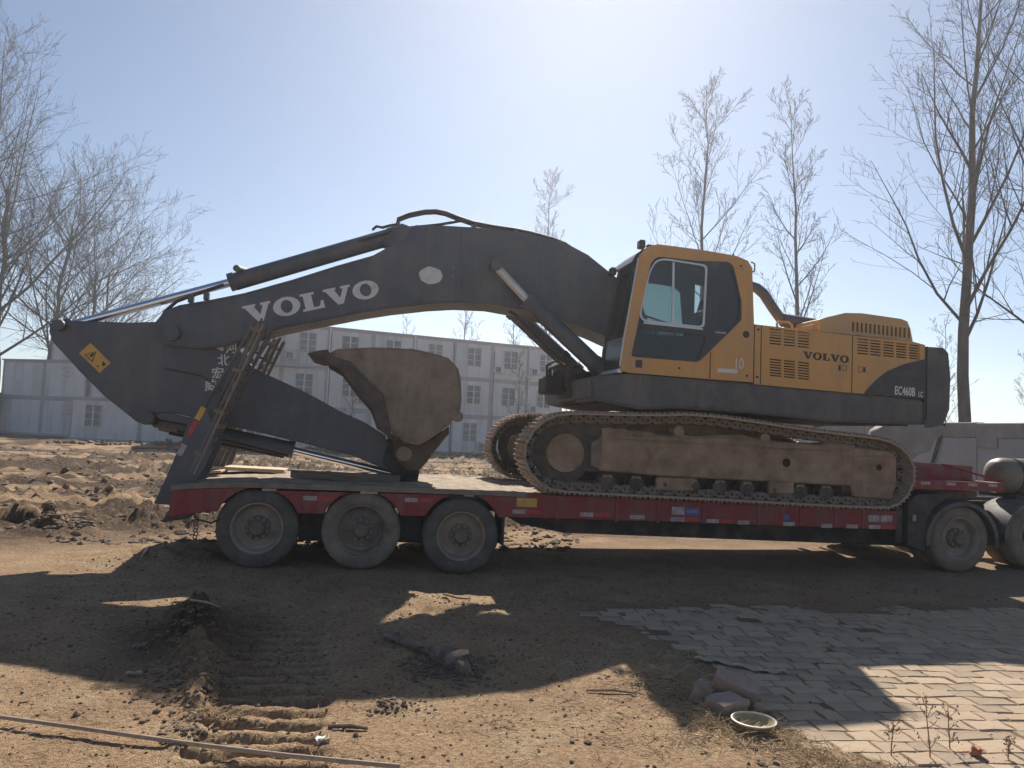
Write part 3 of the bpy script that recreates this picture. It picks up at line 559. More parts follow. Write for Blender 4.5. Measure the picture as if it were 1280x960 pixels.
# ================================================================== BARE TREES
def make_tree(name, label, base, height, seed, trunk_r, style='poplar', lean=(0,0), group='bare winter trees', first=0.22, nprim=26, spread=0.36, dens=1.0, twig_r=0.008):
    rng = random.Random(seed); root = thing(name, label, 'tree', base, group); tr = MB(); cr = MB(); B = Vector(base)
    def branch(p, d, ln, r, depth, sides, upw):
        n = 5 if depth == 1 else (4 if depth == 2 else 3); pts = [p]; rs = [r]; dd = d.copy(); q = p.copy()
        for i in range(n):
            dd = (dd+Vector((rng.uniform(-1,1),rng.uniform(-1,1),rng.uniform(-.6,1)))*(.07+.035*depth)+Vector((0,0,upw))).normalized()
            q = q+dd*ln/n; pts.append(q.copy()); rs.append(max(r*(1-(i+1)/n*.85), twig_r*.6))
        cr.tube(pts, rs, sides, cap=False)
        if depth < 4:
            m = {1:int(11*dens), 2:int(6*dens), 3:int(2.6*dens)}[depth]
            for k in range(m):
                t = (k+rng.random())/m*.88+.1; f = t*n; i = min(int(f), n-1); s = pts[i].lerp(pts[i+1], f-i)
                ax = (pts[i+1]-pts[i]).normalized(); o = ax.orthogonal().normalized(); o.rotate(Matrix.Rotation(rng.uniform(0,6.28),3,ax))
                nd = (ax*rng.uniform(.75,1.1)+o*rng.uniform(.6,1.05)+Vector((0,0,.12))).normalized()
                l2 = ln*rng.uniform(.28,.55)*(1.2-.75*t)*(1.0 if depth < 3 else .8); r2 = max(rs[i]*rng.uniform(.35,.55), twig_r*(.8 if depth < 3 else .55))
                branch(s, nd, l2, r2, depth+1, 3, upw*.6)
    H = height; pts = []; rs = []; n = 14; off = Vector((0,0,0)); wob = trunk_r*.5
    top = H*(1.0 if style == 'poplar' else .55)
    for i in range(n+1):
        t = i/n; off = off+Vector((rng.uniform(-1,1),rng.uniform(-1,1),0))*wob*(.4+t)
        pts.append(B+off+Vector((lean[0]*t*t*H, lean[1]*t*t*H, top*t-.15*(i == 0)))); rs.append(max(trunk_r*(1-t)**.85*(1.0+.35*max(0,.06-t)/.06), twig_r*1.6 if style == 'poplar' else trunk_r*.35))
    tr.tube(pts, rs, 9, cap=True)
    for k in range(nprim):
        t = first+(1-first)*((k+rng.random()*.8)/nprim)**.9; t = min(t,.985); f = t*n; i = min(int(f), n-1); s = pts[i].lerp(pts[i+1], f-i)
        az = k*2.399+rng.uniform(-.5,.5); el = rng.uniform(.72,1.12) if style == 'poplar' else rng.uniform(.35,1.15)
        d = Vector((math.cos(az)*math.cos(el), math.sin(az)*math.cos(el), math.sin(el)))
        ln = H*spread*(1.05-.72*t)*rng.uniform(.65,1.15) if style == 'poplar' else H*spread*rng.uniform(.7,1.25)
        branch(s, d, ln, max(rs[i]*rng.uniform(.3,.5), twig_r*1.5), 1, 5, .07 if style == 'poplar' else .045)
    tr.obj('trunk', M['bark'], root, smooth=60); cr.obj('crown', M['twig'], root, smooth=0)
    return root
G_RIGHT = 'bare poplars beyond the wall'
make_tree('poplar_tree', 'tall bare poplar with thick straight grey trunk behind the counterweight, topping out of the frame', (18.35,10.75,0), 19.5, 3, .205, lean=(.006,-.012), group=G_RIGHT, first=.24, nprim=26, spread=.40, twig_r=.0075)
make_tree('poplar_tree', 'slender bare poplar rising directly behind the excavator cab roof', (14.9,22.7,0), 18.0, 5, .15, group=G_RIGHT, first=.40, nprim=17, spread=.40, twig_r=.0105, dens=.95)
make_tree('poplar_tree', 'slim pointed bare poplar behind the engine hood, its tip a single shoot', (19.5,22.0,0), 17.6, 8, .15, lean=(-.012,0), group=G_RIGHT, first=.28, nprim=20, spread=.29, twig_r=.0105, dens=.95)
make_tree('poplar_tree', 'bare tree at the right edge of the photo, branches reaching in past the tall trunk', (18.6,7.2,0), 16.5, 12, .17, group=G_RIGHT, first=.2, nprim=26, spread=.40, twig_r=.0075)
G_LEFT = 'bare trees behind the stacked containers'
for nm, lb, b, h, sd_, r, sp in (
  ('broad_tree','leftmost bare tree, dark trunk at the photo edge beside the shed', (-28.6,57.5,0), 35, 21, .42, .38),
  ('broad_tree','wide bare tree with forked trunk standing behind the container roof', (-24.9,57.6,0), 29, 22, .36, .40),
  ('broad_tree','bare tree leaning right with its outer limbs nearest the arm tip', (-23.2,60.5,0), 25, 27, .30, .36)):
    make_tree(nm, lb, b, h, sd_, r, 'broad', group=G_LEFT, first=.3, nprim=24, spread=sp, twig_r=.015, dens=1.0, lean=(-.004,0))
make_tree('poplar_tree', 'dense upright bare tree crown filling the gap between the left trunks', (-31.0,60.0,0), 33, 29, .3, group=G_LEFT, first=.2, nprim=30, spread=.36, twig_r=.014, dens=.9)
make_tree('broad_tree', 'nearer bare tree whose branch tips hang into the top left corner', (-24.0,36.5,0), 27, 61, .3, 'broad', group=G_LEFT, first=.4, nprim=20, spread=.42, twig_r=.011, dens=1.0)
make_tree('broad_tree', 'slim bare tree between the wide one and the leaning one behind the containers', (-23.0,64.0,0), 26, 63, .24, 'broad', group=G_LEFT, first=.25, nprim=16, spread=.4, twig_r=.014, dens=1.0)
G_MID = 'bare trees beyond the container building'
make_tree('poplar_tree', 'far bushy bare treetop showing above the boom near the cab', (15.9,57.0,0), 24.5, 31, .2, group=G_MID, first=.3, nprim=26, spread=.26, twig_r=.014)
make_tree('poplar_tree', 'small fan-shaped bare tree above the building roof under the boom arch', (9.2,63.9,0), 14.5, 33, .14, group=G_MID, first=.45, nprim=16, spread=.34, twig_r=.015, dens=.7)
make_tree('poplar_tree', 'thin bare tree over the building roof beside the boom cylinders', (13.4,60,0), 13.5, 35, .14, group=G_MID, first=.4, nprim=16, spread=.3, twig_r=.014, dens=.8)
make_tree('poplar_tree', 'faint thin bare tree over the roof at the left of the boom arch', (3.9,66,0), 12.6, 36, .1, group=G_MID, first=.5, nprim=10, spread=.25, twig_r=.014, dens=.6)
make_tree('sapling', 'leafless sapling against the building wall between the bucket and the tracks', (9.4,36.5,0), 6.6, 41, .06, group='saplings before the container building', first=.25, nprim=14, spread=.3, twig_r=.010, dens=.8)
make_tree('sapling', 'leafless sapling by the end corner of the container building', (13.3,38.0,0), 6.3, 43, .06, group='saplings before the container building', first=.15, nprim=14, spread=.34, twig_r=.010, dens=.8)
make_tree('sapling', 'leafless sapling standing left of the bucket before the lower windows', (-.6,38.5,0), 5.4, 44, .05, group='saplings before the container building', first=.2, nprim=12, spread=.3, twig_r=.010, dens=.7)
for i, (x, y, h, lb) in enumerate(((20.6,14.2,6.4,'scrubby bare bush behind the wall right of the thick poplar trunk'),(22.6,12.6,5.4,'twiggy bare bush behind the wall at the far right edge'),(17.4,13.6,5.4,'thin bare bush between the counterweight and the thick poplar trunk'))):
    make_tree('bare_bush', lb, (x,y,0), h, 50+i, .04, group='bushes behind the wall', first=.1, nprim=16, spread=.32, twig_r=.006, dens=.8)
# ================================================================== PREFAB CONTAINER BUILDINGS
def window(parent, P, u, v, wu, wv, base, uvec, nvec, pane_m='winpane'):
    """white two-leaf window: frame > pane, bars; P places (u along the wall, out, v up)"""
    fr = MB()
    def bx(mb, u0, u1, v0, v1, o0, o1):
        c = base+uvec*((u0+u1)/2)+nvec*((o0+o1)/2)+Vector((0,0,(v0+v1)/2)); R = Matrix((uvec, nvec, Vector((0,0,1)))).transposed()
        mb.box(c, (u1-u0, abs(o1-o0), v1-v0), R)
    t = .055
    bx(fr,u-wu/2-t,u+wu/2+t,v-t,v,-.02,.05); bx(fr,u-wu/2-t,u+wu/2+t,v+wv,v+wv+t,-.02,.05)
    bx(fr,u-wu/2-t,u-wu/2,v,v+wv,-.02,.05); bx(fr,u+wu/2,u+wu/2+t,v,v+wv,-.02,.05); bx(fr,u-.05,u+.05,v,v+wv,-.02,.055)
    for sgn in (-1,1):
        for k in (1,2): bx(fr,u+sgn*.05 if sgn>0 else u-wu/2, u+wu/2 if sgn>0 else u-.05, v+wv*k/3-.016, v+wv*k/3+.016, .0, .03)
    w = fr.obj('window', M['winframe'], parent, smooth=0)
    for sgn in (-1,1):
        p = MB(); bx(p, *(sorted((u+sgn*.05, u+sgn*wu/2))), v, v+wv, -.015, -.005); p.obj('pane', M[pane_m], w, smooth=0)
def container_block(name, label, A, B, floors, cols, depth, fh, z0=0, wins=None, group=None, roof=True, cat='building', pane='winpane', seed=1, posts=True):
    rng = random.Random(seed); A = Vector((A[0],A[1],z0)); B = Vector((B[0],B[1],z0)); uv = (B-A).normalized(); L = (B-A).length; nv = Vector((uv.y,-uv.x,0))
    R = Matrix((uv, nv, Vector((0,0,1)))).transposed(); root = thing(name, label, cat, A, group); cw = L/cols
    def bx(mb, u0, u1, v0, v1, o0, o1): mb.box(A+uv*((u0+u1)/2)+nv*((o0+o1)/2)+Vector((0,0,(v0+v1)/2)), (u1-u0, abs(o1-o0), v1-v0), R)
    core = MB(); bx(core, .05, L-.05, 0.02, floors*fh-.04, -.12, -depth); core.obj('shell', M['wall2'], root, smooth=0)
    for f in range(floors):
        for c in range(cols):
            u0, u1 = c*cw, (c+1)*cw; v0, v1 = f*fh, (f+1)*fh; fr = MB()
            bx(fr,u0+.01,u1-.01,v0,v0+.15,-.11,.035); bx(fr,u0+.01,u1-.01,v1-.17,v1-.025,-.11,.035)
            bx(fr,u0+.01,u0+.14,v0+.15,v1-.17,-.11,.03); bx(fr,u1-.14,u1-.01,v0+.15,v1-.17,-.11,.03)
            frame = fr.obj('container_frame', M['frame'], root, smooth=0)
            wdef = wins(f, c) if wins else None; pu0, pu1 = u0+.14, u1-.14; n = max(2, round((pu1-pu0)/.9)); pw = (pu1-pu0)/n
            for k in range(n):
                p = MB(); a, b = pu0+k*pw+.008, pu0+(k+1)*pw-.008; d = rng.uniform(-.004,.004)
                bx(p,a,b,v0+.151,v1-.171,-.10,.004+d); p.obj('wall_panel', M['wall'] if rng.random() < .75 else M['wall2'], root, smooth=0)
            if wdef:
                cu, vv, ww, hh = wdef; window(root, None, u0+cu*cw+rng.uniform(-.12,.12), v0+vv, ww*rng.uniform(.92,1.05), hh, A+nv*.03, uv, nv, rng.choice((pane,pane,pane,'winpane2','winpane3')))
    if roof:
        rf = MB(); bx(rf,-.08,L+.08,floors*fh-.02,floors*fh+.07,.12,-depth-.1); rf.obj('roof', M['frame'], root, smooth=0)
    if posts:
        for c in range(0, cols+1):
            if rng.random() < .75:
                u = min(max(c*cw+rng.uniform(-.04,.04), .06), L-.06); p = MB(); p.tube([A+uv*u+nv*.12+Vector((0,0,.05)), A+uv*u+nv*.12+Vector((0,0,floors*fh-.02))], .05, 6); p.obj('drain_pipe', M['pipe'], root)
    return root, bx, uv, nv, L, cw
def wins3(f, c):
    return (.5, .95, 1.05, 1.3)
bld, bbx, buv, bnv, bL, bcw = container_block('container_building', 'three-storey white container building with paired windows behind the boom', (-8.2,41.22), (15.0,47.4), 3, 8, 6.0, 2.73, wins=wins3, seed=4)
rl = MB()
for f in (1,2):
    for k in range(15):
        u = .45*bcw+k*.22; bbx(rl, u, u+.025, f*2.73+.05, f*2.73+1.0, .5, .53)
    bbx(rl, .45*bcw-.05, .45*bcw+3.2, f*2.73+1.0, f*2.73+1.05, .49, .54); bbx(rl, .45*bcw-.05, .45*bcw+3.2, f*2.73-.06, f*2.73+.05, .05, .56)
rl.obj('balcony_railing', M['frame'], bld, smooth=0, label='thin metal balcony railing')
rng = random.Random(31)
for c_, f_ in ((1,2),(3,2),(4,1),(6,2),(7,1),(5,0),(2,1),(7,2)):
    ac = MB(); u0 = c_*bcw+(.16 if rng.random() < .5 else .80)*bcw-.4; v0 = f_*2.73+.35+rng.uniform(0,.25); bbx(ac, u0, u0+.78, v0, v0+.52, .06, .36); ao = ac.obj('air_conditioner', M['winframe'], bld, bevel=.02)
    fan = MB(); bbx(fan, u0+.08, u0+.5, v0+.06, v0+.46, .362, .37); fan.obj('fan_grille', M['winpane'], ao, smooth=0)
for u0, v0, h0 in ((2.02,0.2,7.9),(4.97,.1,8.0),(6.03,.2,7.6)):
    dp = MB(); bbx(dp, u0*bcw, u0*bcw+.035, v0, h0, .13, .165); dp.obj('cable_run', M['wire'], bld, smooth=0)
# two-storey stacked containers at the left
def lone(f, c): return (.36, .95, 1.05, 1.35) if c == 0 else None
cA, abx, *_ = container_block('container_stack', 'two stacked white containers with red lettering at the left edge', (-26.3,53.2), (-19.3,49.4), 2, 2, 5.5, 2.72, group='white containers at the left', seed=8, posts=False)
cB, b2x, *_ = container_block('office_container', 'single ground-level white container with one window under the arm', (-18.6,44.6), (-9.4,42.0), 1, 2, 4.0, 2.75, wins=lone, group='white containers at the left', seed=9, posts=False)
cC, *_ = container_block('upper_container', 'upper white container set back above the one with the window', (-19.0,49.2), (-9.5,46.6), 2, 2, 5.0, 2.72, group='white containers at the left', seed=10, posts=False)
cD, *_ = container_block('far_container', 'pale gable rising behind the container roof just below the arm tip', (-24.6,57.2), (-21.9,56.3), 1, 1, 4.0, 7.3, group='white containers at the left', seed=14, posts=False)
ink = MB(); rng = random.Random(5)
for f, v in ((1,2.72),(0,0.0)):
    for row, (a, b_) in enumerate(((5.75,6.75),(6.1,6.75),(5.7,6.8))):
        u = a
        while u < b_-.12:
            for q in range(3):
                du = rng.uniform(0,.1); dv = rng.uniform(0,.13)
                abx(ink, u+du, u+du+rng.uniform(.04,.12), v+2.1-row*.27+dv, v+2.1-row*.27+dv+.035, .036, .04)
            u += .21
ink.obj('lettering', M['redink'], cA, smooth=0, label='faded red painted lettering')
sh = thing('shed', 'dark open shed with pale eave at the left photo edge', 'shed', (-28.2,53.0,0))
s_ = MB(); s_.box((-28.3,53.4,1.35),(3.4,3,2.7)); s_.obj('wall', M['wooddark'], sh)
s_ = MB(); s_.box((-28.25,53.2,2.86),(3.8,3.6,.28)); s_.obj('roof', M['concrete'], sh, bevel=.02)
# ================================================================== CONCRETE WALL, SLAB (right)
WA, WB = Vector((17.35,23.4,0)), Vector((15.75,2.6,0)); wu_ = (WB-WA).normalized(); wn_ = Vector((wu_.y,-wu_.x,0)); WL = (WB-WA).length; WR = Matrix((wu_,wn_,Vector((0,0,1)))).transposed()
wl = thing('yard_wall', 'whitewashed yard wall with a bare concrete cap band behind the gooseneck', 'wall', WA)
def wbx(mb,u0,u1,v0,v1,o0,o1): mb.box(WA+wu_*((u0+u1)/2)+wn_*((o0+o1)/2)+Vector((0,0,(v0+v1)/2)),(u1-u0,abs(o1-o0),v1-v0),WR)
npan = 8
for k in range(npan):
    a, b_ = k*WL/npan, (k+1)*WL/npan; m_ = MB(); wbx(m_,a+.012,b_-.012,-.1,2.2,-.2,0+.006*(k%2)); m_.obj('wall_panel', M['whitewash'], wl, bevel=.008)
    m_ = MB(); wbx(m_,a+.004,b_-.004,2.2,2.6+.012*(k%3),-.24,.035); m_.obj('cap_band', M['concrete'], wl, bevel=.02)
m_ = MB(); wbx(m_,WL-5.2,WL-4.45,1.95,2.25,.02,.045); m_.obj('patch', M['concrete'], wl, label='grey mortar patch')
cb = MB()
for o in (0,.09):
    cb.tube([WA+wu_*(WL-6.5+o)+wn_*.06+Vector((0,0,2.6)), WA+wu_*(WL-6.9+o)+wn_*.07+Vector((0,0,1.6)), WA+wu_*(WL-7.4+o)+wn_*.08+Vector((0,0,.4))], .022, 5)
cb.obj('hanging_cables', M['wire'], label='pair of black cables hanging down the whitewashed wall behind the gooseneck', cat='cable')
sl = MB(); rng = random.Random(3); prof = [(10.95,1.55),(11.02,2.2),(11.2,2.34),(11.9,2.36),(12.75,2.4),(12.7,2.2),(12.45,2.05),(12.35,1.82),(12.1,1.72),(11.9,1.6),(11.6,1.3),(11.6,0.0),(11.0,0.0)]
sl.prism([(x+rng.uniform(-.02,.02), z+rng.uniform(-.02,.02)) for x,z in prof], 4.9, 5.2); sl.obj('concrete_slab', M['concrete'], bevel=.03, label='broken grey concrete slab standing between tracks and yard wall', cat='slab')
# ================================================================== LOW-BED TRAILER
def dz(x): return float(np.interp(x, [-2.3,-2.05,-1.4,1.9,2.4,7.8], [.985,1.035,1.068,1.05,1.03,.925]))
tl = thing('lowbed_trailer', 'dusty red low-bed trailer carrying the excavator', 'trailer', (2.7,1.5,0))
def build_deck():
    xs = np.linspace(-2.25, 7.8, 260); ys = np.linspace(.03, 2.97, 60); X, Y = np.meshgrid(xs, ys)
    Zt = np.interp(X, [-2.3,-2.05,-1.4,1.9,2.4,7.8], [.985,1.035,1.068,1.05,1.03,.925])-.012+np.clip(.05*fbm(X, Y, 1.6, 4, .6)+.012*fbm(X, Y, 12, 3, .7), -.02, .03)*sstep(-2.2,-1.2,X)
    mb = MB(); nx, ny = len(xs), len(ys); mb.v = [tuple(p) for p in np.stack([X,Y,Zt],-1).reshape(-1,3)]
    mb.f = [(j*nx+i, j*nx+i+1, (j+1)*nx+i+1, (j+1)*nx+i) for j in range(ny-1) for i in range(nx-1)]
    mb.obj('deck', M['deck'], tl, smooth=60)
    pr = [(x, dz(x)-.045) for x in (-2.25,-2.05,-1.4,0,1.9,2.4,5,7.8)]
    mb = MB().prism(pr+[(x, z-.07) for x, z in pr[::-1]], .06, 2.94); mb.obj('deck_plate', M['chassis'], tl)
build_deck()
WX = (-1.21, 0.07, 1.36); WZ = (.5, .5, .447)
def side_beam(y0, y1, nm):
    top = [(x, dz(x)-.062) for x in (-2.24,-2.1,-1.8,-1.4,-.6,.2,1.0,1.9,2.2)]+[(x, dz(x)-.004) for x in (2.21,2.4,3.5,5.0,6.5,7.77)]
    bot = [(7.77,.655),(5.0,.69),(1.98,.715)]
    for wx in reversed(WX):
        for k in range(0, 13):
            a = math.radians(25+k*130/12); bot.append((wx+.535*math.cos(a), .475+min(.535*math.sin(a), .522)))
    bot += [(-1.80,.70),(-2.0,.665),(-2.25,.62)]
    bm_ = MB().prism(top+bot, y0, y1).obj('side_beam', M['red'], tl, bevel=.006)
    pr = [(x, dz(x)+.006) for x in (-2.24,-2.1,-1.8,-1.4,-.6,.2,1.0,1.9,2.2)]
    rng = random.Random(2); up_ = []
    for i in range(len(pr)-1):
        for k in range(8): q = lerp(pr[i], pr[i+1], k/8); up_.append((q[0], q[1]+rng.uniform(-.006,.006)))
    up_.append(pr[-1]); MB().prism(up_+[(x, z-.066) for x, z in pr[::-1]], y0-.02 if y0 < 1 else y0-.05, y1+.05 if y0 < 1 else y1+.02).obj('rub_rail', M['rubrail'], bm_, smooth=25)
    return bm_
sb = side_beam(0.0, .05, 'near'); side_beam(2.95, 3.0, 'far')
def sticker(x0, x1, z0, z1, m, nm, sk_=0.0, **kw): return MB().prism([(x0,z0),(x1,z0+sk_),(x1,z1+sk_),(x0,z1)], -.004, .002).obj(nm, M[m], sb, smooth=0, **kw)
sticker(2.075,2.352,.855,.972,'plateyel','marker_plate', -.004, label='faded yellow plate')
for x0, x1, z, m in ((2.02,2.20,.79,'reflw'),(2.21,2.40,.79,'reflr'),(2.95,3.14,.772,'reflw'),(3.15,3.38,.775,'reflr'),(3.66,3.87,.752,'reflw'),(4.25,4.455,.735,'reflw'),(4.46,4.66,.737,'reflr'),(4.78,4.96,.722,'reflw'),(4.97,5.16,.722,'reflr'),(5.25,5.43,.712,'reflw'),(5.95,6.13,.705,'reflw'),(6.55,6.72,.69,'reflw'),(6.95,7.13,.69,'reflw'),(7.31,7.50,.69,'reflw'),(7.52,7.70,.69,'reflr'),
                     (-1.17,-1.0,.985,'reflw'),(.03,.25,.985,'reflw'),(1.37,1.5,.985,'reflw'),(-.67,-.5,.895,'reflw'),(-.48,-.3,.895,'reflr'),(.6,.77,.905,'reflw'),(.79,.96,.905,'reflr')):
    h_ = .055 if z < .95 else .03; sticker(x0, x1, z-h_/2, z+h_/2, m, 'reflector')
sticker(4.265,4.45,.80,.905,'reflw','placard'); sticker(4.455,4.675,.795,.895,'plateblue','placard', label='small blue and white sticker')
for k in range(7): MB().bb(4.49+k*.023,4.503+k*.023,-.006,.0,.83,.865).obj('sticker_mark', M['reflw'], sb, smooth=0)
MB().lathe([(0,-.004),(.05,-.004),(.05,.002)], (6.0,0,.80), 16).obj('round_sticker', M['plateblue'], sb, label='round blue sticker')
sticker(7.30,7.48,.765,.86,'reflw','reflector'); sticker(7.50,7.69,.765,.86,'reflw','reflector')
for x in (2.62,3.45,4.05,4.72,5.55,6.2,6.75,7.2): MB().bb(x,x+.03,-.012,.0,.68+.0,dz(x)-.01).obj('stiffener', M['redd'], sb, smooth=0)
# main longitudinal beams, cross members, front end plate
for y0 in (.45, 2.35):
    MB().prism([(1.95,.72),(2.2,.58),(2.85,.46),(5,.42),(8.2,.36),(8.2,.86),(1.95,.95)], y0, y0+.16).obj('main_beam', M['chassis'], tl, bevel=.01)
    MB().prism([(-2.1,.98),(2.0,.95),(2.0,.72),(-1.9,.74)], y0+.2, y0+.34).obj('main_beam', M['chassis'], tl, bevel=.01)
for x in (2.5,3.6,4.7,5.8,6.9): MB().bb(x,x+.12,.62,2.34,.55,.80).obj('cross_member', M['chassis'], tl)
MB().bb(7.79,7.9,.05,2.95,.45,.98).obj('front_bulkhead', M['chassis'], tl, bevel=.01)
MB().prism([(-2.33,.55),(-2.05,.60),(-1.95,.70),(-2.26,.70)], .02, 2.98).obj('rear_bumper', M['chassis'], tl, bevel=.008)
MB().bb(-2.30,-2.24,.3,2.7,.70,.97).obj('tail_plate', M['red'], tl, bevel=.005)
ch = MB()
for k in range(8): ch.lathe([(.022,-.006),(.03,0),(.022,.006),(.015,0),(.022,-.006)], (-1.95+.01*(k%2),.12,.62-.042*k), 10)
ch.obj('tail_chain', M['hub'], tl)
cable = MB(); cable.tube([(-2.0,.03,.72),(-1.92,.0,.6),(-1.75,.02,.56),(-1.6,.04,.63),(-1.55,.1,.7)], .012, 6); cable.obj('brake_hose', M['hose'], tl)
# wheels
def wheel_meshes(pref, mt):
    R = .5
    def mod(k, r): return 1.0-.016*(k % 3 == 0) if r > .487 else 1.0
    tread = MB().lathe([(.30,.03),(.325,.012),(.36,.0),(.42,.0),(.462,.014),(.488,.035),(.5,.055),(.5,.10),(.492,.11),(.5,.12),(.5,.17),(.492,.18),(.5,.19),(.5,.235),(.488,.255),(.46,.278),(.36,.29),(.30,.26),(.30,.03)], n=84, mod=mod)
    tm = tread.mesh(pref+'tyre', mt, smooth=30)
    rm = MB().lathe([(.318,.02),(.322,.008),(.312,.002),(.30,.012),(.285,.06),(.27,.13),(.235,.15),(.17,.125),(.15,.12),(.0,.12)], n=40)
    for k in range(5):
        a = k*2*math.pi/5+.3; rm.box((.205*math.cos(a),.1405,.205*math.sin(a)), (.055,.012,.03), Matrix.Rotation(-a-math.pi/2,3,'Y'))
    rmm = rm.mesh(pref+'rim', M['rim'], smooth=40)
    hb = MB().lathe([(.0,-.005),(.075,-.005),(.088,.01),(.09,.06),(.12,.085),(.155,.09),(.155,.13)], n=28)
    nt_ = MB().lathe([(0,.05),(.017,.05),(.02,.06),(.02,.095)], n=6)
    return tm, rmm, hb.mesh(pref+'hub', M['hub'], smooth=35), nt_.mesh(pref+'nuts', M['rim'], smooth=30)
WMS = [wheel_meshes('trailer_', M['tyre'])]
for k_, (dt, da, rc) in enumerate((((.19,.15,.12), .62, (.10,.085,.07)), ((.14,.115,.095), .32, (.17,.13,.10)))):
    tm_, rm_, hm_, nm_ = [m.copy() for m in WMS[0]]; tm_.materials[0] = mat('tyre_rubber_%s' % ('dusty','dark')[k_], (.05,.047,.044), (.075,.068,.06), 4+k_, .85, dust=dt, damt=da, dscale=2.2+k_, bump=.2, bscale=60)
    rm_.materials[0] = mat('rim_steel_%s' % ('grimy','rusty')[k_], rc, tuple(v*1.4 for v in rc), 7, .75, dust=(.24,.19,.15), damt=.35+.1*k_, bump=.25); WMS.append((tm_, rm_, hm_, nm_))
WT = wheel_meshes('truck_', M['tyredust'])
def put_wheel(parent, x, y, z, W, side, rot):
    w = bpy.data.objects.new('wheel', W[0]); COL.objects.link(w); w.parent = parent; w.matrix_parent_inverse = Matrix.Translation(-parent.location)
    w.location = (x,y,z); w.rotation_euler = (0, rot, 0 if side < 0 else math.pi)
    for nm, me in (('rim',W[1]),('hub',W[2])):
        c = bpy.data.objects.new(nm, me); COL.objects.link(c); c.parent = w
    if side < 0:
        for k in range(10):
            c = bpy.data.objects.new('wheel_nut', W[3]); COL.objects.link(c); c.parent = w; a = k*2*math.pi/10+.3; c.location = (.128*math.cos(a), 0, .128*math.sin(a))
    return w
def put_inner(parent, x, y, z, W, side):
    w = bpy.data.objects.new('inner_tyre', W[0]); COL.objects.link(w); w.parent = parent; w.matrix_parent_inverse = Matrix.Translation(-parent.location); w.location = (x,y,z); w.rotation_euler = (0,.4,0 if side < 0 else math.pi)
for i in range(3):
    put_wheel(tl, WX[i], .02, WZ[i], WMS[i], -1, .5*i); put_inner(tl, WX[i], .35, WZ[i], WMS[i], -1)
    put_wheel(tl, WX[i], 2.98, WZ[i], WMS[i], 1, .7*i); put_inner(tl, WX[i], 2.65, WZ[i], WMS[i], 1)
    MB().tube([(WX[i],.15,WZ[i]),(WX[i],2.85,WZ[i])], .075, 12).obj('axle', M['chassis'], tl)
    for y0 in (.75,2.15): MB().bb(WX[i]-.4,WX[i]+.4,y0,y0+.09,WZ[i]+.08,WZ[i]+.16).obj('leaf_spring', M['chassis'], tl)
for xa in (-.57,.715):
    MB().bb(xa-.16,xa+.16,.40,.62,.30,.74).obj('spring_hanger', M['chassis'], tl, bevel=.01)
MB().bb(1.9,1.93,.02,.64,.34,.74).obj('mud_flap', M['hose'], tl)
# folded loading ramps
def ramp(y0, y1):
    P = [(x+.03, z) for x, z in S['ramp_near']]; low = P[:5]+[(-1.93,1.93),(-1.83,1.70)]+P[13:]
    rp = MB().prism(low, y0, y0+.045).obj('ramp', M['black'], tl, bevel=.006)
    MB().prism(low, y1-.045, y1).obj('side_plate', M['black'], rp, bevel=.006)
    for yy in (y0, y1-.05):
        for (xa,za,xb,zb,w) in ((-2.02,1.90,-1.42,3.14,.034),(-1.80,1.80,-1.28,3.12,.034),(-1.91,1.85,-1.345,3.17,.022)):
            nx_, nz_ = (zb-za)/math.hypot(xb-xa,zb-za)*w/2, -(xb-xa)/math.hypot(xb-xa,zb-za)*w/2
            MB().prism([(xa-nx_,za-nz_),(xa+nx_,za+nz_),(xb+nx_,zb+nz_),(xb-nx_,zb-nz_)], yy, yy+.05).obj('rail', M['dark'], rp, bevel=.004)
        for k in range(6):
            t = (k+.35)/6; A_ = lerp((-2.02,1.90),(-1.42,3.14),t); B_ = lerp((-1.80,1.80),(-1.28,3.12),t); MB().tube([(A_[0],yy+.025,A_[1]),(B_[0],yy+.025,B_[1])], .018, 6).obj('web_bar', M['dark'], rp)
    lo, hi = (-2.02,1.12), (-1.32,3.1)
    for dx, m_ in ((.0,'rim'),(-.055,'trackdark')):
        for yy in (y0-.012, y1-.03):
            MB().tube([(lo[0]+dx-.03,yy+.02,lo[1]),(hi[0]+dx,yy+.02,hi[1])], .014, 6).obj('edge_bar', M[m_], rp)
    for k in range(11):
        t = (k+.5)/11; x, z = lo[0]+(hi[0]-lo[0])*t-.03, lo[1]+(hi[1]-lo[1])*t
        MB().box((x-.015,(y0+y1)/2,z), (.075,y1-y0-.02,.035), Matrix.Rotation(-1.23,3,'Y')).obj('rung', M['trackdark'], rp, bevel=.004)
        k % 3 == 1 and MB().box((x-.03,y0-.008,z), (.13,.02,.05), Matrix.Rotation(-1.23+math.pi/2,3,'Y')).obj('tie_plate', M['trackdark'], rp, bevel=.003)
    return rp
rp = ramp(.30, .95); ramp(2.05, 2.70)
q = lambda x0,z0,x1,z1,w: [(x0+.03-w*.9,z0+w*.42),(x0+.03+w*.9,z0-w*.42),(x1+.03+w*.9,z1-w*.42),(x1+.03-w*.9,z1+w*.42)]
MB().prism(q(-2.27,1.36,-2.21,1.50,.035), .293, .301).obj('reflector', M['reflw'], rp, smooth=0)
MB().prism(q(-2.165,1.62,-2.09,1.80,.035), .293, .301).obj('reflector', M['reflr'], rp, smooth=0)
MB().prism(q(-2.085,1.82,-2.01,1.98,.035), .293, .301).obj('reflector', M['plateyel'], rp, smooth=0)
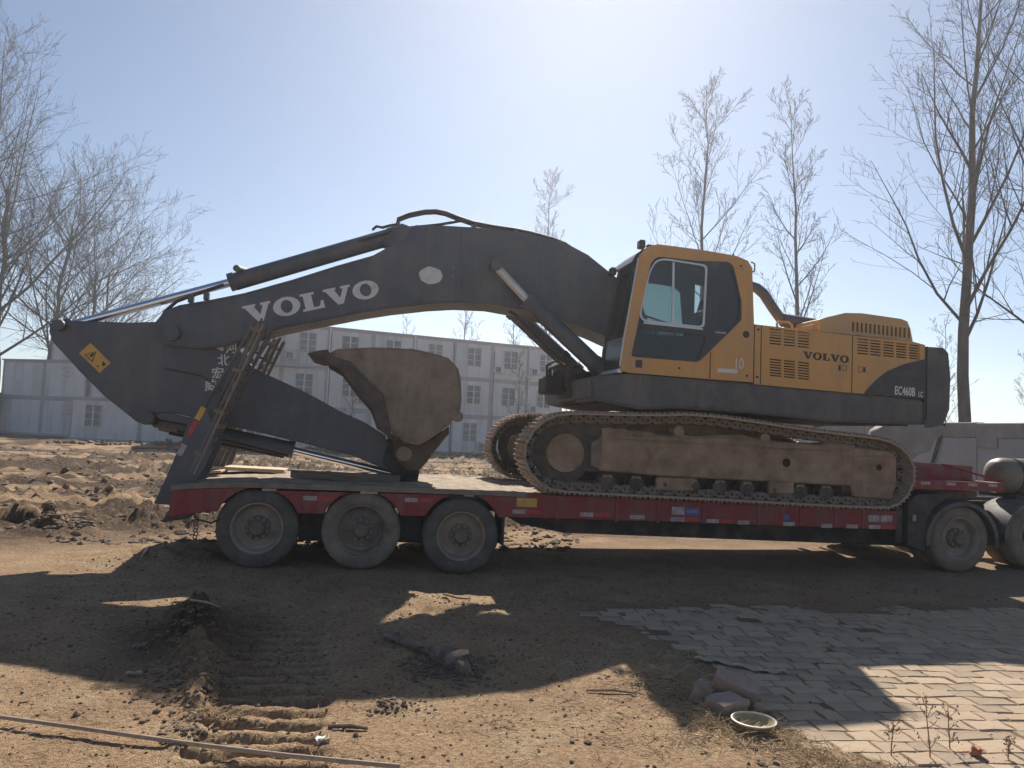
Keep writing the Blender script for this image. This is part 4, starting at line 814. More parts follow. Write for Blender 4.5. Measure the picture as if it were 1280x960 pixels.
# gooseneck
gn = MB()
gn.bb(8.05,9.75,.15,.21,1.245,1.385); gn.bb(8.05,9.75,2.79,2.85,1.245,1.385); gn.bb(9.69,9.75,.21,2.79,1.245,1.385); gn.bb(8.05,9.69,.21,2.79,1.27,1.33)
gneck = gn.obj('gooseneck', M['red'], tl, bevel=.006)
MB().prism([(7.75,.7),(8.1,.75),(8.1,1.27),(7.75,1.0)], .5, 2.5).obj('gooseneck_riser', M['redd'], tl, bevel=.01)
MB().prism([(8.05,1.331),(9.9,1.331),(9.9,1.61),(8.05,1.66)], .95, 2.05).obj('gooseneck_spine', M['redd'], tl, bevel=.015)
MB().tube([(9.32,.95,1.615),(9.74,.19,1.40)], .018, 6).obj('diagonal_brace', M['red'], gneck)
MB().tube([(8.15,.93,1.55),(9.1,.93,1.53)], .012, 6).obj('grab_rail', M['redd'], gneck)
for x in (8.28,8.72,9.1,9.45): MB().bb(x,x+.16,.146,.151,1.32,1.365).obj('reflector', M['reflw'], gneck, smooth=0)
# loose timber lying on the deck
MB().box((-1.72,2.25,1.105),(1.25,.55,.05),Matrix.Rotation(.02,3,'Y')).obj('wooden_board', M['woodlight'], bevel=.004, label='pale sunlit wooden board lying on the trailer tail', cat='board')
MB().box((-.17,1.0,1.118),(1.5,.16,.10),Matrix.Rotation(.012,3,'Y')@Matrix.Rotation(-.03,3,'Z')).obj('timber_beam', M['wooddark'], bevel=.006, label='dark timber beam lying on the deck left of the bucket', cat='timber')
MB().box((-2.05,1.55,1.085),(.3,.35,.03),Matrix.Rotation(-.12,3,'Y')).obj('wooden_offcut', M['woodlight'], bevel=.004, label='short tilted board offcut at the very tail of the deck', cat='board')
# ================================================================== TRUCK (only its rear shows)
tk = thing('tractor_truck', 'rear end of a truck tractor coupled under the gooseneck, cut by the right edge', 'truck', (9.6,1.5,.05))
for y0 in (.95,1.95): MB().bb(8.0,13.2,y0,y0+.09,.78,1.04).obj('chassis_rail', M['chassis'], tk, bevel=.01)
MB().bb(8.9,9.9,.85,2.15,1.08,1.2).obj('fifth_wheel', M['hub'], tk, bevel=.02)
TX = ((8.88,.535),(10.22,.585))
for x, z in TX:
    put_wheel(tk, x, .03, z, WT, -1, .2); put_inner(tk, x, .36, z, WT, -1); put_wheel(tk, x, 2.97, z, WT, 1, .2); put_inner(tk, x, 2.64, z, WT, 1)
    MB().tube([(x,.2,z),(x,2.8,z)], .09, 12).obj('axle', M['chassis'], tk)
    for y0, y1 in ((.0,.66),(2.34,3.0)):
        R0, R1 = .60, .575; arc = [math.radians(-8+k*196/18) for k in range(19)]
        po = [(x+R0*math.cos(a)*1.02, z-.02+R0*math.sin(a)*.95) for a in arc]; pi_ = [(x+R1*math.cos(a)*1.02, z-.02+R1*math.sin(a)*.95) for a in arc]
        g = MB().prism(po+pi_[::-1], y0, y1).obj('mudguard', M['mud'], tk, smooth=50)
        pe = [(x+(R0+.006)*math.cos(a)*1.02, z-.02+(R0+.006)*math.sin(a)*.95) for a in arc]; pf = [(x+(R1-.03)*math.cos(a)*1.02, z-.02+(R1-.03)*math.sin(a)*.95) for a in arc]
        MB().prism(pe+pf[::-1], y0-.012 if y0 < 1 else y1, y0 if y0 < 1 else y1+.012).obj('flange', M['mud'], g, smooth=50)
MB().prism([(7.98,.42),(8.28,.34),(8.30,.78),(8.42,.98),(8.62,1.12),(8.62,1.2),(8.15,1.18),(7.98,1.05)], .04, .68).obj('rear_mud_flap', M['chassis'], tk, bevel=.01)
MB().bb(8.05,8.11,.015,.04,.78,.88).obj('tail_light', M['reflw'], tk, bevel=.01)
def lathe_x(prof, c, n=36):
    mb = MB()
    for r, x in prof: mb.v += [(c[0]+x, c[1]+r*math.cos(2*math.pi*k/n), c[2]+r*math.sin(2*math.pi*k/n)) for k in range(n)]
    mb.f = [(i*n+k, i*n+(k+1)%n, (i+1)*n+(k+1)%n, (i+1)*n+k) for i in range(len(prof)-1) for k in range(n)]; return mb
lathe_x([(.001,0),(.10,.01),(.2,.04),(.265,.10),(.285,.18),(.285,1.35),(.265,1.43),(.2,1.49),(.1,1.52),(.001,1.53)], (9.93,.62,1.48)).obj('gas_tank', M['tank'], tk, smooth=50, label='pale metal cylinder tank')
for x0 in (10.3,10.9): lathe_x([(.287,-.03),(.294,-.03),(.294,.03),(.287,.03)], (x0,.62,1.48)).obj('tank_strap', M['chassis'], tk)
MB().bb(10.15,11.2,.35,1.1,1.14,1.2).obj('tank_cradle', M['chassis'], tk)
# ================================================================== EXCAVATOR
ex = thing('excavator', 'large yellow and black crawler excavator chained down on the red trailer, boom folded left', 'excavator', (4.9,1.55,1.02))
# ---- crawlers
def resample(path, pitch):
    P = [Vector((p[0],0,p[1])) for p in path]; n = len(P); L = [0]
    for i in range(n): L.append(L[-1]+(P[(i+1)%n]-P[i]).length)
    tot = L[-1]; k = round(tot/pitch); out = []
    for j in range(k):
        s = j*tot/k; i = max(t for t in range(n) if L[t] <= s); f = (s-L[i])/(L[i+1]-L[i]); p = P[i].lerp(P[(i+1)%n], f); out.append(p)
    return out, tot/k
tp = [(2.13,1.56),(2.17,1.74),(2.28,1.92),(2.47,2.06),(2.72,2.115),(3.2,2.13),(3.94,2.15),(4.406,2.185),(4.881,2.172),(5.5,2.12),(6.106,2.06),(6.7,2.015),(7.25,1.985),(7.55,1.945),(7.80,1.82),(7.94,1.62),(7.96,1.45),(7.90,1.24),(7.76,1.07),(7.55,.985),(6.9,.985),(6.131,1.00),(4.915,1.03),(3.6,1.055),(2.72,1.075),(2.45,1.12),(2.28,1.24),(2.17,1.40)]
tp = smooth_poly(tp, 1)
pos, pitch = resample(tp, .2)
sm = MB(); sm.bb(-pitch*.49,pitch*.5,0,.6,-.014,.014)
for dx in (-.075,0.0,.078): sm.prism([(dx-.012,.014),(dx+.014,.014),(dx+.007,.042),(dx-.005,.042)], .0, .6)
shoe_me = sm.mesh('track_shoe', M['shoe'], smooth=0)
lk = MB()
for y0 in (.20,):
    lk.prism([(-pitch*.52,-.10),(-pitch*.30,-.125),(pitch*.30,-.125),(pitch*.5,-.10),(pitch*.48,-.04),(pitch*.28,-.015),(-pitch*.28,-.015),(-pitch*.5,-.04)], y0, y0+.21)
for dx in (-.035,.035): lk.lathe([(0,-.008),(.014,-.008),(.014,.0)], (dx,.20,-.065), 8)
link_me = lk.mesh('track_link', M['trackdark'], smooth=30); link_me.materials.append(M['hole'])
for p_ in link_me.polygons:
    if p_.center.y < .1995: p_.material_index = 1
def crawler(y0, sgn):
    yf = y0+.19 if sgn < 0 else y0+.41    # outer face of frame
    ya, yb = (yf, y0+.52) if sgn < 0 else (y0+.08, yf)
    fr = MB().prism([(3.25,1.86),(3.22,1.36),(4.2,1.315),(7.13,1.265),(7.13,1.80),(6.2,1.86),(5,1.885)], ya, yb).obj('track_frame', M['trackmud'], ex, bevel=.02)
    n = len(pos)
    for i in range(n):
        a, b_ = pos[i-1], pos[(i+1)%n]; t = (b_-a).normalized(); nrm = Vector((-t.z,0,t.x))   # outward normal (path runs clockwise seen from -y)
        R = Matrix((t, Vector((0,1,0)), nrm)).transposed().to_4x4()
        for nm, me in (('track_shoe',shoe_me),('track_link',link_me)):
            o = bpy.data.objects.new(nm, me); COL.objects.link(o); o.parent = fr; o.matrix_basis = Matrix.Translation((pos[i].x,y0,pos[i].z)) @ R
    ym = y0+.30
    d = -1 if sgn < 0 else 1
    def disc(nm, prof, x, z, m_, n_=36):
        mb = MB().lathe([(r, d*(-y)) for r, y in prof], (x,ym,z), n_); return mb.obj(nm, M[m_], fr, smooth=35)
    disc('idler', [(0,.115),(.21,.115),(.25,.10),(.262,.07),(.262,-.06),(0,-.1)], 2.75, 1.585, 'trackmud')
    disc('idler_ring', [(.25,.02),(.36,.01),(.375,.05),(.405,.055),(.415,.03),(.415,-.03),(.36,-.04),(.25,-.02)], 2.72, 1.585, 'bucketdark')  # ring coloured dark for the shade in the idler recess
    MB().bb(2.75,3.32,ym-.04,ym+.14,1.33,1.82).obj('idler_yoke', M['bucketdark'], fr, bevel=.02)
    spk = MB().lathe([(0,d*-.11),(.22,d*-.11),(.26,d*-.08),(.30,d*-.05),(.40,d*-.03),(.40,d*.03),(.3,d*.05),(0,d*.11)], (7.42,ym,1.50), 42, mod=lambda k, r: 1.0+.06*(k % 2) if r > .38 else 1.0)
    spk.obj('sprocket', M['trackdark'], fr)
    MB().bb(3.3,7.1,ym+.16 if sgn < 0 else ym-.2,ym+.2 if sgn < 0 else ym-.16,1.06,1.40).obj('dark_backing', M['bucketdark'], fr)  # added dark panel, closes the bright gap behind the rollers
    MB().prism([(2.9,1.70),(3.45,1.72),(3.45,2.06),(2.75,2.05)], ym-.02, ym+.06).obj('gap_plate', M['bucketdark'], fr, bevel=.01)  # added dark plate, hides the bright gap above the idler
    for k in range(9):
        x = 3.35+k*.415; z = 1.205-.0165*(x-3.3); disc('track_roller', [(0,.15),(.07,.15),(.085,.13),(.085,.11),(.11,.1),(.11,.06),(.09,.05),(.09,-.05),(.11,-.06),(.11,-.1),(0,-.13)], x, z+.01, 'bucketdark', 20)  # rollers coloured darker for the shade under the track frame
        MB().bb(x-.07,x+.07,(yf-.0 if sgn < 0 else yf-.06),(yf+.06 if sgn < 0 else yf),z,z+.11).obj('roller_bracket', M['trackmud'], fr, bevel=.015)
    for x0, x1 in ((4.05,4.62),(5.75,6.15)): MB().bb(x0,x1,yf-.012 if sgn < 0 else yf-.05, yf+.05 if sgn < 0 else yf+.012,1.12,1.30).obj('chain_guide', M['trackmud'], fr, bevel=.02)
    for x, z in ((4.38,1.955),(5.70,1.90)): disc('carrier_roller', [(0,.16),(.06,.16),(.075,.14),(.075,-.08),(0,-.08)], x, z, 'trackmud', 18)
    # front guard of the frame with its cover
    MB().prism([(7.08,1.835),(7.72,1.80),(7.80,1.70),(7.80,1.30),(7.72,1.08),(7.10,1.11),(7.05,1.28)], yf-.02 if sgn < 0 else yf-.05, yf+.05 if sgn < 0 else yf+.02).obj('sprocket_guard', M['trackmud'], fr, bevel=.02)
    if sgn < 0:
        for z0, z1 in ((1.70,1.73),(1.33,1.365)): MB().bb(7.12,7.78,yf-.04,yf-.02,z0,z1).obj('guard_rib', M['trackmud'], fr, bevel=.008)
        MB().lathe([(0,-.005),(.045,-.005),(.045,.0)], (7.50,yf-.021,1.555), 14).obj('guard_slot', M['hole'], fr)
        MB().lathe([(0,-.004),(.062,-.004),(.062,.0)], (6.02,yf-.001,1.57), 18).obj('frame_hole', M['hole'], fr)
        MB().prism([(3.10,1.75),(3.30,1.86),(3.30,1.36),(3.10,1.42)], yf+.02, yb).obj('idler_yoke', M['trackdark'], fr, bevel=.015)
    # caked mud along the frame top
    mud = MB(); xs = np.linspace(3.25,7.1,90); ys_ = np.linspace(ya-.01, yb-.05, 10); nx = len(xs); X, Y = np.meshgrid(xs, ys_)
    hgt = 1.86+.10*np.clip(.45+1.1*fbm(X, Y*1.5, 1.5, 4, .62), 0, 1.2); edge = np.minimum(1, (Y-ya+.01)/.06); Zm = 1.76+(hgt-1.76)*(.25+.75*edge)-.012*(X-4)
    Yd = Y-(.012+.02*fbm(X, Y, 4, 3))*(edge < .5)
    mud.v = [tuple(p) for p in np.stack([X,Yd,Zm],-1).reshape(-1,3)]; mud.f = [(j*nx+i, j*nx+i+1, (j+1)*nx+i+1, (j+1)*nx+i) for j in range(len(ys_)-1) for i in range(nx-1)]
    mud.obj('caked_mud', M['trackmud'], fr, smooth=60)
crawler(-.12, -1); crawler(2.62, 1)
cb = MB().prism([(3.9,1.45),(6.1,1.40),(6.0,1.95),(5.6,2.08),(4.2,2.1),(3.95,1.95)], .5, 2.6).obj('car_body', M['trackmud'], ex, bevel=.03)
MB().lathe([(0,-.0),(.1,0)], (4.9,1.55,2), 8)
sw = MB(); nsw = 40
for z0, r0 in ((2.05,.80),(2.16,.80),(2.16,.72),(2.34,.72)): sw.v += [(4.9+r0*math.cos(2*math.pi*k/nsw), 1.55+r0*math.sin(2*math.pi*k/nsw), z0) for k in range(nsw)]
sw.f = [(l*nsw+k, l*nsw+(k+1)%nsw, (l+1)*nsw+(k+1)%nsw, (l+1)*nsw+k) for l in range(3) for k in range(nsw)]; sw.obj('swing_bearing', M['underblack'], ex)
# ---- upper frame, counterweight
MB().prism(S['frame'], .12, 2.98).obj('upper_frame', M['dark'], ex, bevel=.03, segs=2)
MB().prism([(3.2,2.30),(6.9,2.20),(8.2,2.19),(8.2,2.3),(6.9,2.34),(3.2,2.40)], .35, 2.75).obj('belly_plate', M['underblack'], ex)
cwm = MB(); prof = [(8.30,3.405),(8.62,3.405),(8.70,3.34),(8.745,2.98),(8.735,2.50),(8.62,2.275),(8.42,2.225),(8.31,2.22)]
ysec = [.10,.16,.30,.6,1.1,1.55,2.0,2.5,2.8,2.94,3.0]; n_ = len(prof)
for y in ysec:
    t = (y-1.55)/1.45; bulge = .42*(1-t*t)-.04*(abs(t) > .97)
    cwm.v += [(8.30+(x-8.30)*(1+bulge/.45) if x > 8.32 else x, y, z-(.03 if abs(t) > .98 else 0)) for x, z in prof]
cwm.f = [(l*n_+k, l*n_+(k+1)%n_, (l+1)*n_+(k+1)%n_, (l+1)*n_+k) for l in range(len(ysec)-1) for k in range(n_)]+[tuple(range(n_)), tuple((len(ysec)-1)*n_+k for k in range(n_))[::-1]]
cwm.obj('counterweight', M['dark'], ex, bevel=.02, segs=2)
for x, z0, z1 in ((8.315,2.28,3.40),): MB().bb(x-.006,x+.006,.088,.1,z0,z1).obj('counterweight_joint', M['seam'], ex, smooth=0)
# ---- engine hood
slots = [S['slot%d'%k] for k in range(sum(1 for k in S if k.startswith('slot')))]
hp = S['hood_out']
hood = MB().plate(hp, slots, .10, .13).obj('hood_side_panel', M['yellow'], ex, smooth=0)
MB().bb(5.55,8.2,.16,.2,2.72,3.40).obj('vent_backing', M['hole'], hood, smooth=0)
top = [(5.48,3.535),(7.054,3.478),(8.07,3.455),(8.29,3.42)]
body = MB().prism(top+[(8.29,2.62),(5.5,2.68)], .21, 2.98); body.obj('engine_hood', M['yellow'], ex, bevel=.04, segs=2)
MB().prism([(5.48,3.535),(7.054,3.476),(8.07,3.452),(8.283,3.417),(8.283,3.395),(8.07,3.43),(7.054,3.455),(5.48,3.51)], .13, .215).obj('hood_edge', M['yellow'], ex)
MB().prism(S['hood_swoosh'], .088, .1005).obj('tail_panel', M['cabrubber'], hood, smooth=0, label='black swept tail panel')
mesh_ = MB()
for i in range(9):
    for j in range(16):
        x, z = 7.66+j*.034, 2.93+i*.026
        if z < 2.74+(x-7.36)*.55-.06: mesh_.box((x,.0875,z),(.016,.003,.012))
mesh_.obj('tail_mesh', M['dark'], hood, smooth=0)
for (x0,z0,x1,z1) in ((7.058,2.63,7.07,3.475),(5.592,2.68,5.60,3.525),(5.484,2.68,5.492,3.53)): MB().prism([(x0,z0),(x0+.012,z0),(x1,z1),(x1-.012,z1)], .0965, .1005).obj('door_seam', M['seam'], hood, smooth=0)
for (x,z) in ((6.86,2.99),(7.27,2.985)): MB().bb(x-.02,x+.015,.094,.1005,z-.04,z+.04).obj('latch', M['decalblack'], hood, smooth=0)
for x0, x1, z in ((6.90,6.975,2.995),(7.17,7.235,2.985)): MB().plate([(x0,z-.045),(x1,z-.045),(x1,z+.042),(x0,z+.042)], [[(x0+.006,z-.039),(x1-.006,z-.039),(x1-.006,z+.036),(x0+.006,z+.036)]], .097, .1005).obj('latch_frame', M['seam'], hood, smooth=0)
for x, z in ((5.545,3.47),(5.545,2.78)): MB().lathe([(0,-.006),(.018,-.006),(.018,.001)], (x,.1,z), 12).obj('bolt', M['decalblack'], hood)
slab_word(MB(), 6.262, 3.095, -.035, .105, .745, .1).obj('lettering', M['decalblack'], hood, smooth=0, label='black maker lettering VOLVO')
t1 = link('model_lettering', text_mesh('EC460B', .178, 'model_lettering', M['decal'], bold=.004), hood, label='white lettering EC460B'); face_xz(t1, 7.765, .0855, 2.648, -.035, .60, 1.0)
t2 = link('model_lettering', text_mesh('LC', .11, 'model_lettering', M['decal'], bold=.002), hood, label='white lettering LC'); face_xz(t2, 8.168, .0855, 2.634, -.035, .62, 1.0)
# raised hood box with slots
hb = S['hood_box']; sl_ = []
for k in range(14):
    f = k/13.4; x0 = 7.33+f*1.0; zt, zb = 3.762-.04*f, 3.615-.045*f; sl_.append([(x0,zb),(x0+.036,zb-.002),(x0+.036,zt-.002),(x0,zt)])
hbx = MB().plate(hb, sl_, .50, .53).obj('hood_cover', M['yellowd'], ex, smooth=0)
MB().bb(7.2,8.3,.56,.6,3.57,3.8).obj('vent_backing', M['hole'], hbx, smooth=0)
MB().prism(inset(hb,.995), .605, 2.5).obj('hood_cover_body', M['yellowd'], ex, bevel=.05, segs=3)
MB().prism([(p[0],p[1]) for p in hb[1:]+[(8.36,3.52),(8.31,3.70),(8.26,3.80),(8.165,3.845),(7.498,3.885),(7.215,3.868),(6.87,3.77),(6.79,3.735)]], .53, .61).obj('hood_cover_lip', M['yellowd'], hbx, smooth=30)
pp = [(p[0],1.3,p[1]) for p in S['pipe']]; MB().tube([(5.7,1.3,4.37)]+pp, .082, 14).obj('air_intake_pipe', M['black'], ex)
MB().tube([(6.62,1.3,3.84),(7.3,1.3,3.79)], .11, 14).obj('air_intake_elbow', M['black'], ex)
MB().lathe([(0,0),(.01,0)],(0,0,-50),3)
hd = [(5.965,.3,3.52),(5.951,.3,3.61),(5.985,.3,3.645),(6.142,.3,3.645),(6.198,.3,3.60),(6.20,.3,3.52)]; MB().tube(hd, .018, 8).obj('hood_handle', M['yellow'], ex)
# far-side tool box, tank, hand rail
MB().prism([(4.3,2.68),(5.45,2.66),(5.45,3.45),(4.4,3.45),(4.3,3.3)], 2.12, 2.97).obj('fuel_tank', M['yellow'], ex, bevel=.04, segs=2)
MB().tube([(3.55,2.9,3.3),(3.6,2.9,4.0),(4.5,2.9,4.1),(5.3,2.9,3.9),(5.35,2.9,3.5)], .02, 8).obj('hand_rail', M['hose'], ex)
# ---- cab
YC0, YC1 = .10, 1.04
blk = S['cab_black'] = round_poly(S['cab_black'], .05)
cabside = MB().plate(S['cab_out'], [blk], YC0, YC0+.06).obj('cab_side', M['yellow'], ex, bevel=.006)
S['cab_win'] = round_poly(S['cab_win'], .07); S['cab_winlow'] = round_poly(S['cab_winlow'], .05); S['cab_winrear'] = round_poly(S['cab_winrear'], .06)
wins_ = [S['cab_win'], S['cab_winlow'], S['cab_winrear']]
door = MB().plate(inset(blk,.997), wins_, YC0+.006, YC0+.05).obj('door', M['cabrubber'], cabside, smooth=0, label='black cab door with sliding window')
for nm, w in (('door_glass',S['cab_win']),('rear_side_glass',S['cab_winrear'])): MB().plate(inset(w,1.02), [], YC0+.028, YC0+.034).obj(nm, M['glass'] if nm == 'door_glass' else M['glassdark'], cabside, smooth=0)
MB().plate(inset(S['cab_winlow'],1.02), [], YC0+.028, YC0+.034).obj('lower_door_glass', M['glassdark'], cabside, smooth=0)
wv = S['cab_win']; MB().plate(inset(wv,1.022), [inset(wv,.972)], YC0-.004, YC0+.02).obj('window_trim', M['silver'], cabside, smooth=0)
MB().plate([(4.205,4.34),(4.235,4.34),(4.255,3.46),(4.225,3.46)], [], YC0+.004, YC0+.026).obj('slider_bar', M['silver'], cabside, smooth=0)
MB().plate([(3.80,3.46),(4.69,3.43),(4.69,3.405),(3.80,3.435)], [], YC0-.003, YC0+.02).obj('window_sill', M['silver'], cabside, smooth=0)
MB().bb(3.70,3.80,YC0-.004,YC0+.002,2.81,2.92).obj('door_latch', M['cabrubber'], cabside, bevel=.004)
slab_word(MB(), 4.885, 3.375, -.02, .022, .16, YC0+.006, .003).obj('lettering', M['decal'], cabside, smooth=0)
for (x0,z0,x1,z1) in ((4.808,2.72,4.812,3.10),): MB().prism([(x0,z0),(x0+.012,z0),(x1+.012,z1),(x1,z1)], YC0-.004, YC0+.001).obj('door_seam', M['seam'], cabside, smooth=0)
MB().lathe([(0,-.006),(.045,-.006),(.052,.0)], (5.358,YC0,3.385), 20).obj('fuel_cap', M['decalblack'], cabside)
for x, z in ((5.385,2.79),(5.25,4.37),(4.35,2.84)): MB().lathe([(0,-.005),(.017,-.005),(.017,.001)], (x,YC0,z), 12).obj('bolt', M['decalblack'], cabside)
MB().bb(4.93,5.235,YC0-.003,YC0+.001,2.815,2.872).obj('white_strip', M['decal'], cabside, smooth=0, label='smudged white strip')
t3 = link('painted_number', text_mesh('10', .22, 'painted_number', M['decal']), cabside, label='faded white number 10'); face_xz(t3, 5.175, YC0-.002, 2.885, -.02, .72, 1.0)
# far side, roof, back, floor, front
co = S['cab_out']; farwin = [(3.80,3.42),(3.90,4.12),(4.0,4.22),(4.62,4.18),(4.72,4.10),(4.80,3.42)]
MB().plate(co, [farwin,[(4.95,3.45),(4.95,4.25),(5.2,4.2),(5.28,3.6)]], YC1-.05, YC1).obj('cab_far_side', M['cabrubber'], ex, smooth=0)
MB().plate(inset(farwin,1.02), [], YC1-.03, YC1-.024).obj('far_glass', M['glass'], ex, smooth=0)
roof = [(3.72,4.405),(3.82,4.52),(3.971,4.572),(4.634,4.55),(5.176,4.51),(5.35,4.455),(5.42,4.36)]
MB().prism(roof+[(x+.0,z-.05) for x,z in roof[::-1]], YC0+.06, YC1-.05).obj('cab_roof', M['yellow'], ex, smooth=30)
MB().prism([(5.42,4.36),(5.47,3.57),(5.49,2.72),(5.43,2.72),(5.41,3.57),(5.36,4.36)], YC0+.06, YC1-.05).obj('cab_back', M['cabdark'], ex)
MB().prism([(3.49,2.80),(5.45,2.72),(5.45,2.68),(3.49,2.74)], YC0+.06, YC1-.05).obj('cab_floor', M['cabdark'], ex)
F0, F1, F2 = (3.49,2.78), (3.545,3.22), (3.716,4.40)
MB().prism([F0,F1,(F1[0]+.035,F1[1]),(F0[0]+.035,F0[1])], YC0+.06, YC1-.05).obj('lower_windscreen', M['cabrubber'], ex, smooth=0)
MB().prism([F1,F2,(F2[0]+.012,F2[1]),(F1[0]+.012,F1[1])], YC0+.06, YC1-.05).obj('windscreen', M['glass'], ex, smooth=0)
for yy in (YC0+.055,YC1-.10): MB().prism([(F0[0]-.012,F0[1]),(F2[0]-.012,F2[1]),(F2[0]+.05,F2[1]),(F0[0]+.05,F0[1])], yy, yy+.045).obj('front_pillar', M['cabrubber'], ex)
MB().prism([(F1[0]-.01,F1[1]-.02),(F1[0]+.03,F1[1]-.02),(F1[0]+.03,F1[1]+.02),(F1[0]-.01,F1[1]+.02)], YC0+.1, YC1-.1).obj('windscreen_rail', M['cabrubber'], ex)
MB().prism([(3.64,4.30),(3.70,4.40),(3.80,4.50),(3.80,4.52),(3.68,4.42),(3.62,4.31)], YC0+.08, YC1-.02).obj('sun_visor', M['cabrubber'], ex)
MB().tube([(F0[0]-.02,YC0-.012,F0[1]+.04),(F1[0]-.03,YC0-.012,F1[1]),(F2[0]-.03,YC0-.012,F2[1]-.05)], .011, 6).obj('grab_bar', M['silver'], ex)
MB().prism([(3.44,2.72),(3.52,2.72),(3.52,2.79),(3.44,2.78)], YC0+.02, YC1).obj('front_sill', M['silver'], ex, bevel=.01)
MB().tube([(F1[0]-.03,.55,F1[1]+.05),(3.60,.40,3.75),(3.67,.36,4.15)], .01, 6).obj('wiper', M['hose'], ex)
for (x,y,z,m_) in ((3.77,YC0+.12,4.58,'cabrubber'),(3.60,YC1-.08,4.32,'cabrubber')):
    MB().box((x,y,z),(.09,.13,.12)).obj('work_lamp', M[m_], ex, bevel=.015); 
for x, z in ((3.95,4.60),(4.55,4.575)): MB().bb(x-.04,x+.05,.35,.43,z-.03,z+.03).obj('roof_bracket', M['cabrubber'], ex, bevel=.01)
MB().tube([(5.20,.25,4.5),(5.205,.25,4.58)], .012, 6).obj('roof_antenna', M['cabrubber'], ex)
MB().tube([(5.43,YC0+.02,4.30),(5.475,YC0+.02,4.32),(5.475,YC0+.02,4.43),(5.42,YC0+.02,4.45)], .012, 6).obj('mirror_bracket', M['cabrubber'], ex)
# interior
st = MB().prism([(4.45,3.1),(4.95,3.1),(4.98,3.2),(5.0,3.55),(5.06,3.95),(4.96,3.98),(4.86,3.6),(4.82,3.28),(4.45,3.26)], .35, .85).obj('seat', M['cabdark'], ex, bevel=.04, segs=2)
MB().prism([(4.72,3.45),(4.80,3.72),(4.93,3.80),(5.02,3.78),(5.02,3.45)], .40, .80).obj('headrest', M['cabdark'], st, bevel=.05, segs=2)
MB().bb(4.3,4.9,.20,.32,2.8,3.3).obj('console', M['cabdark'], ex, bevel=.02); MB().bb(4.3,4.9,.85,.97,2.8,3.3).obj('console', M['cabdark'], ex, bevel=.02)
for y in (.26,.9): MB().tube([(4.35,y,3.28),(4.28,y,3.48)], [.018,.028], 8).obj('joystick', M['cabdark'], ex)
MB().bb(4.55,4.95,.25,.95,2.76,3.1).obj('seat_base', M['cabdark'], ex)
# ---- boom foot block & swing frame front
MB().prism([(2.98,2.94),(3.30,2.80),(4.1,2.9),(4.1,2.3),(3.15,2.30),(3.0,2.62)], 1.12, 2.02).obj('boom_bracket', M['underblack'], ex, bevel=.03)
MB().bb(3.08,3.45,.16,1.1,2.36,2.62).obj('step_box', M['dark'], ex, bevel=.02)
MB().bb(2.72,3.0,1.3,1.85,2.45,2.72).obj('valve_block', M['underblack'], ex, bevel=.03)
# ---- boom
BY0, BY1 = 1.10, 1.90
boom = MB().prism(S['boom'], BY0, BY1).obj('boom', M['black'], ex, bevel=.02, segs=2)
slab_word(MB(), -1.655, 3.175, .287, .25, 1.90, BY0).obj('lettering', M['decal'], boom, smooth=0, label='large pale maker lettering VOLVO')
rng = random.Random(4); blob = [(.878+.172*math.cos(t)*rng.uniform(.95,1.05), 4.066+.128*math.sin(t)*rng.uniform(.93,1.05)) for t in [k*math.pi/13 for k in range(26)]]
MB().plate(blob, [], BY0-.003, BY0).obj('paint_patch', M['decal'], boom, smooth=0, label='grey oval paint patch')
for x, z in ((1.20,4.20),(1.20,4.07)): MB().lathe([(0,-.012),(.018,-.012),(.018,.0)], (x,BY0,z), 10).obj('grease_point', M['rim'], boom)
for t0, t1 in ((21,27),(9,15)):
    pts_ = S['boom'][t0:t1]; MB().tube([(x, BY0-.004, z+(.03 if t0 == 21 else -.03)) for x, z in pts_], .011, 6).obj('weld_seam', M['black'], boom)
for (xa,za,xb,zb) in ((2.55,3.66,2.45,4.76),(1.35,3.75,1.30,4.80)): MB().tube([(xa,BY0-.003,za),(xb,BY0-.003,zb)], .008, 6).obj('weld_seam', M['black'], boom)
# boom cylinders, both sides: top pin on the boom, foot at the bracket
def cylinder(nm, rodnm, a, b, ra, c, rr, rod_m='chrome', eye=.09):
    a, b, c = Vector(a), Vector(b), Vector(c)
    d = (b-a).normalized(); o = MB(); o.tube([a,b], ra, 20); o.tube([b-d*.06,b+d*.03], ra*1.13, 20); o.tube([a-d*.02,a+d*.1], ra*1.1, 20)
    o.tube([a+Vector((0,-ra*.8,0))-d*.05, a+Vector((0,ra*.8,0))-d*.05], eye, 16); ob = o.obj(nm, M['black'], ex, smooth=40)
    MB().tube([b,c], rr, 16).obj(rodnm, M[rod_m], ob, smooth=40); MB().tube([c+Vector((0,-ra*.7,0)), c+Vector((0,ra*.7,0))], eye*.9, 16).obj('rod_eye', M['black'], ob, smooth=40)
    MB().tube([a+d*.1+Vector((0,-ra*.3,-ra*1.15)), b-d*.1+Vector((0,-ra*.3,-ra*1.15))], .02, 8).obj('oil_line', M['hose'], ob)
    return ob
for y in (.93, 2.07):
    cylinder('boom_cylinder', 'rod', (3.42,y,2.86), (2.30,y,3.78), .125, (1.80,y,4.25), .062, rod_m='rodsheen', eye=.09)
MB().tube([(1.80,.88,4.25),(1.80,2.12,4.25)], .07, 16).obj('boom_pin', M['black'], ex)
MB().tube([(2.03,.93,3.60),(2.12,.93,3.56),(2.62,.93,3.10),(2.80,.95,2.98),(3.0,1.1,2.9)], .024, 8).obj('steel_line', M['hose'], ex)
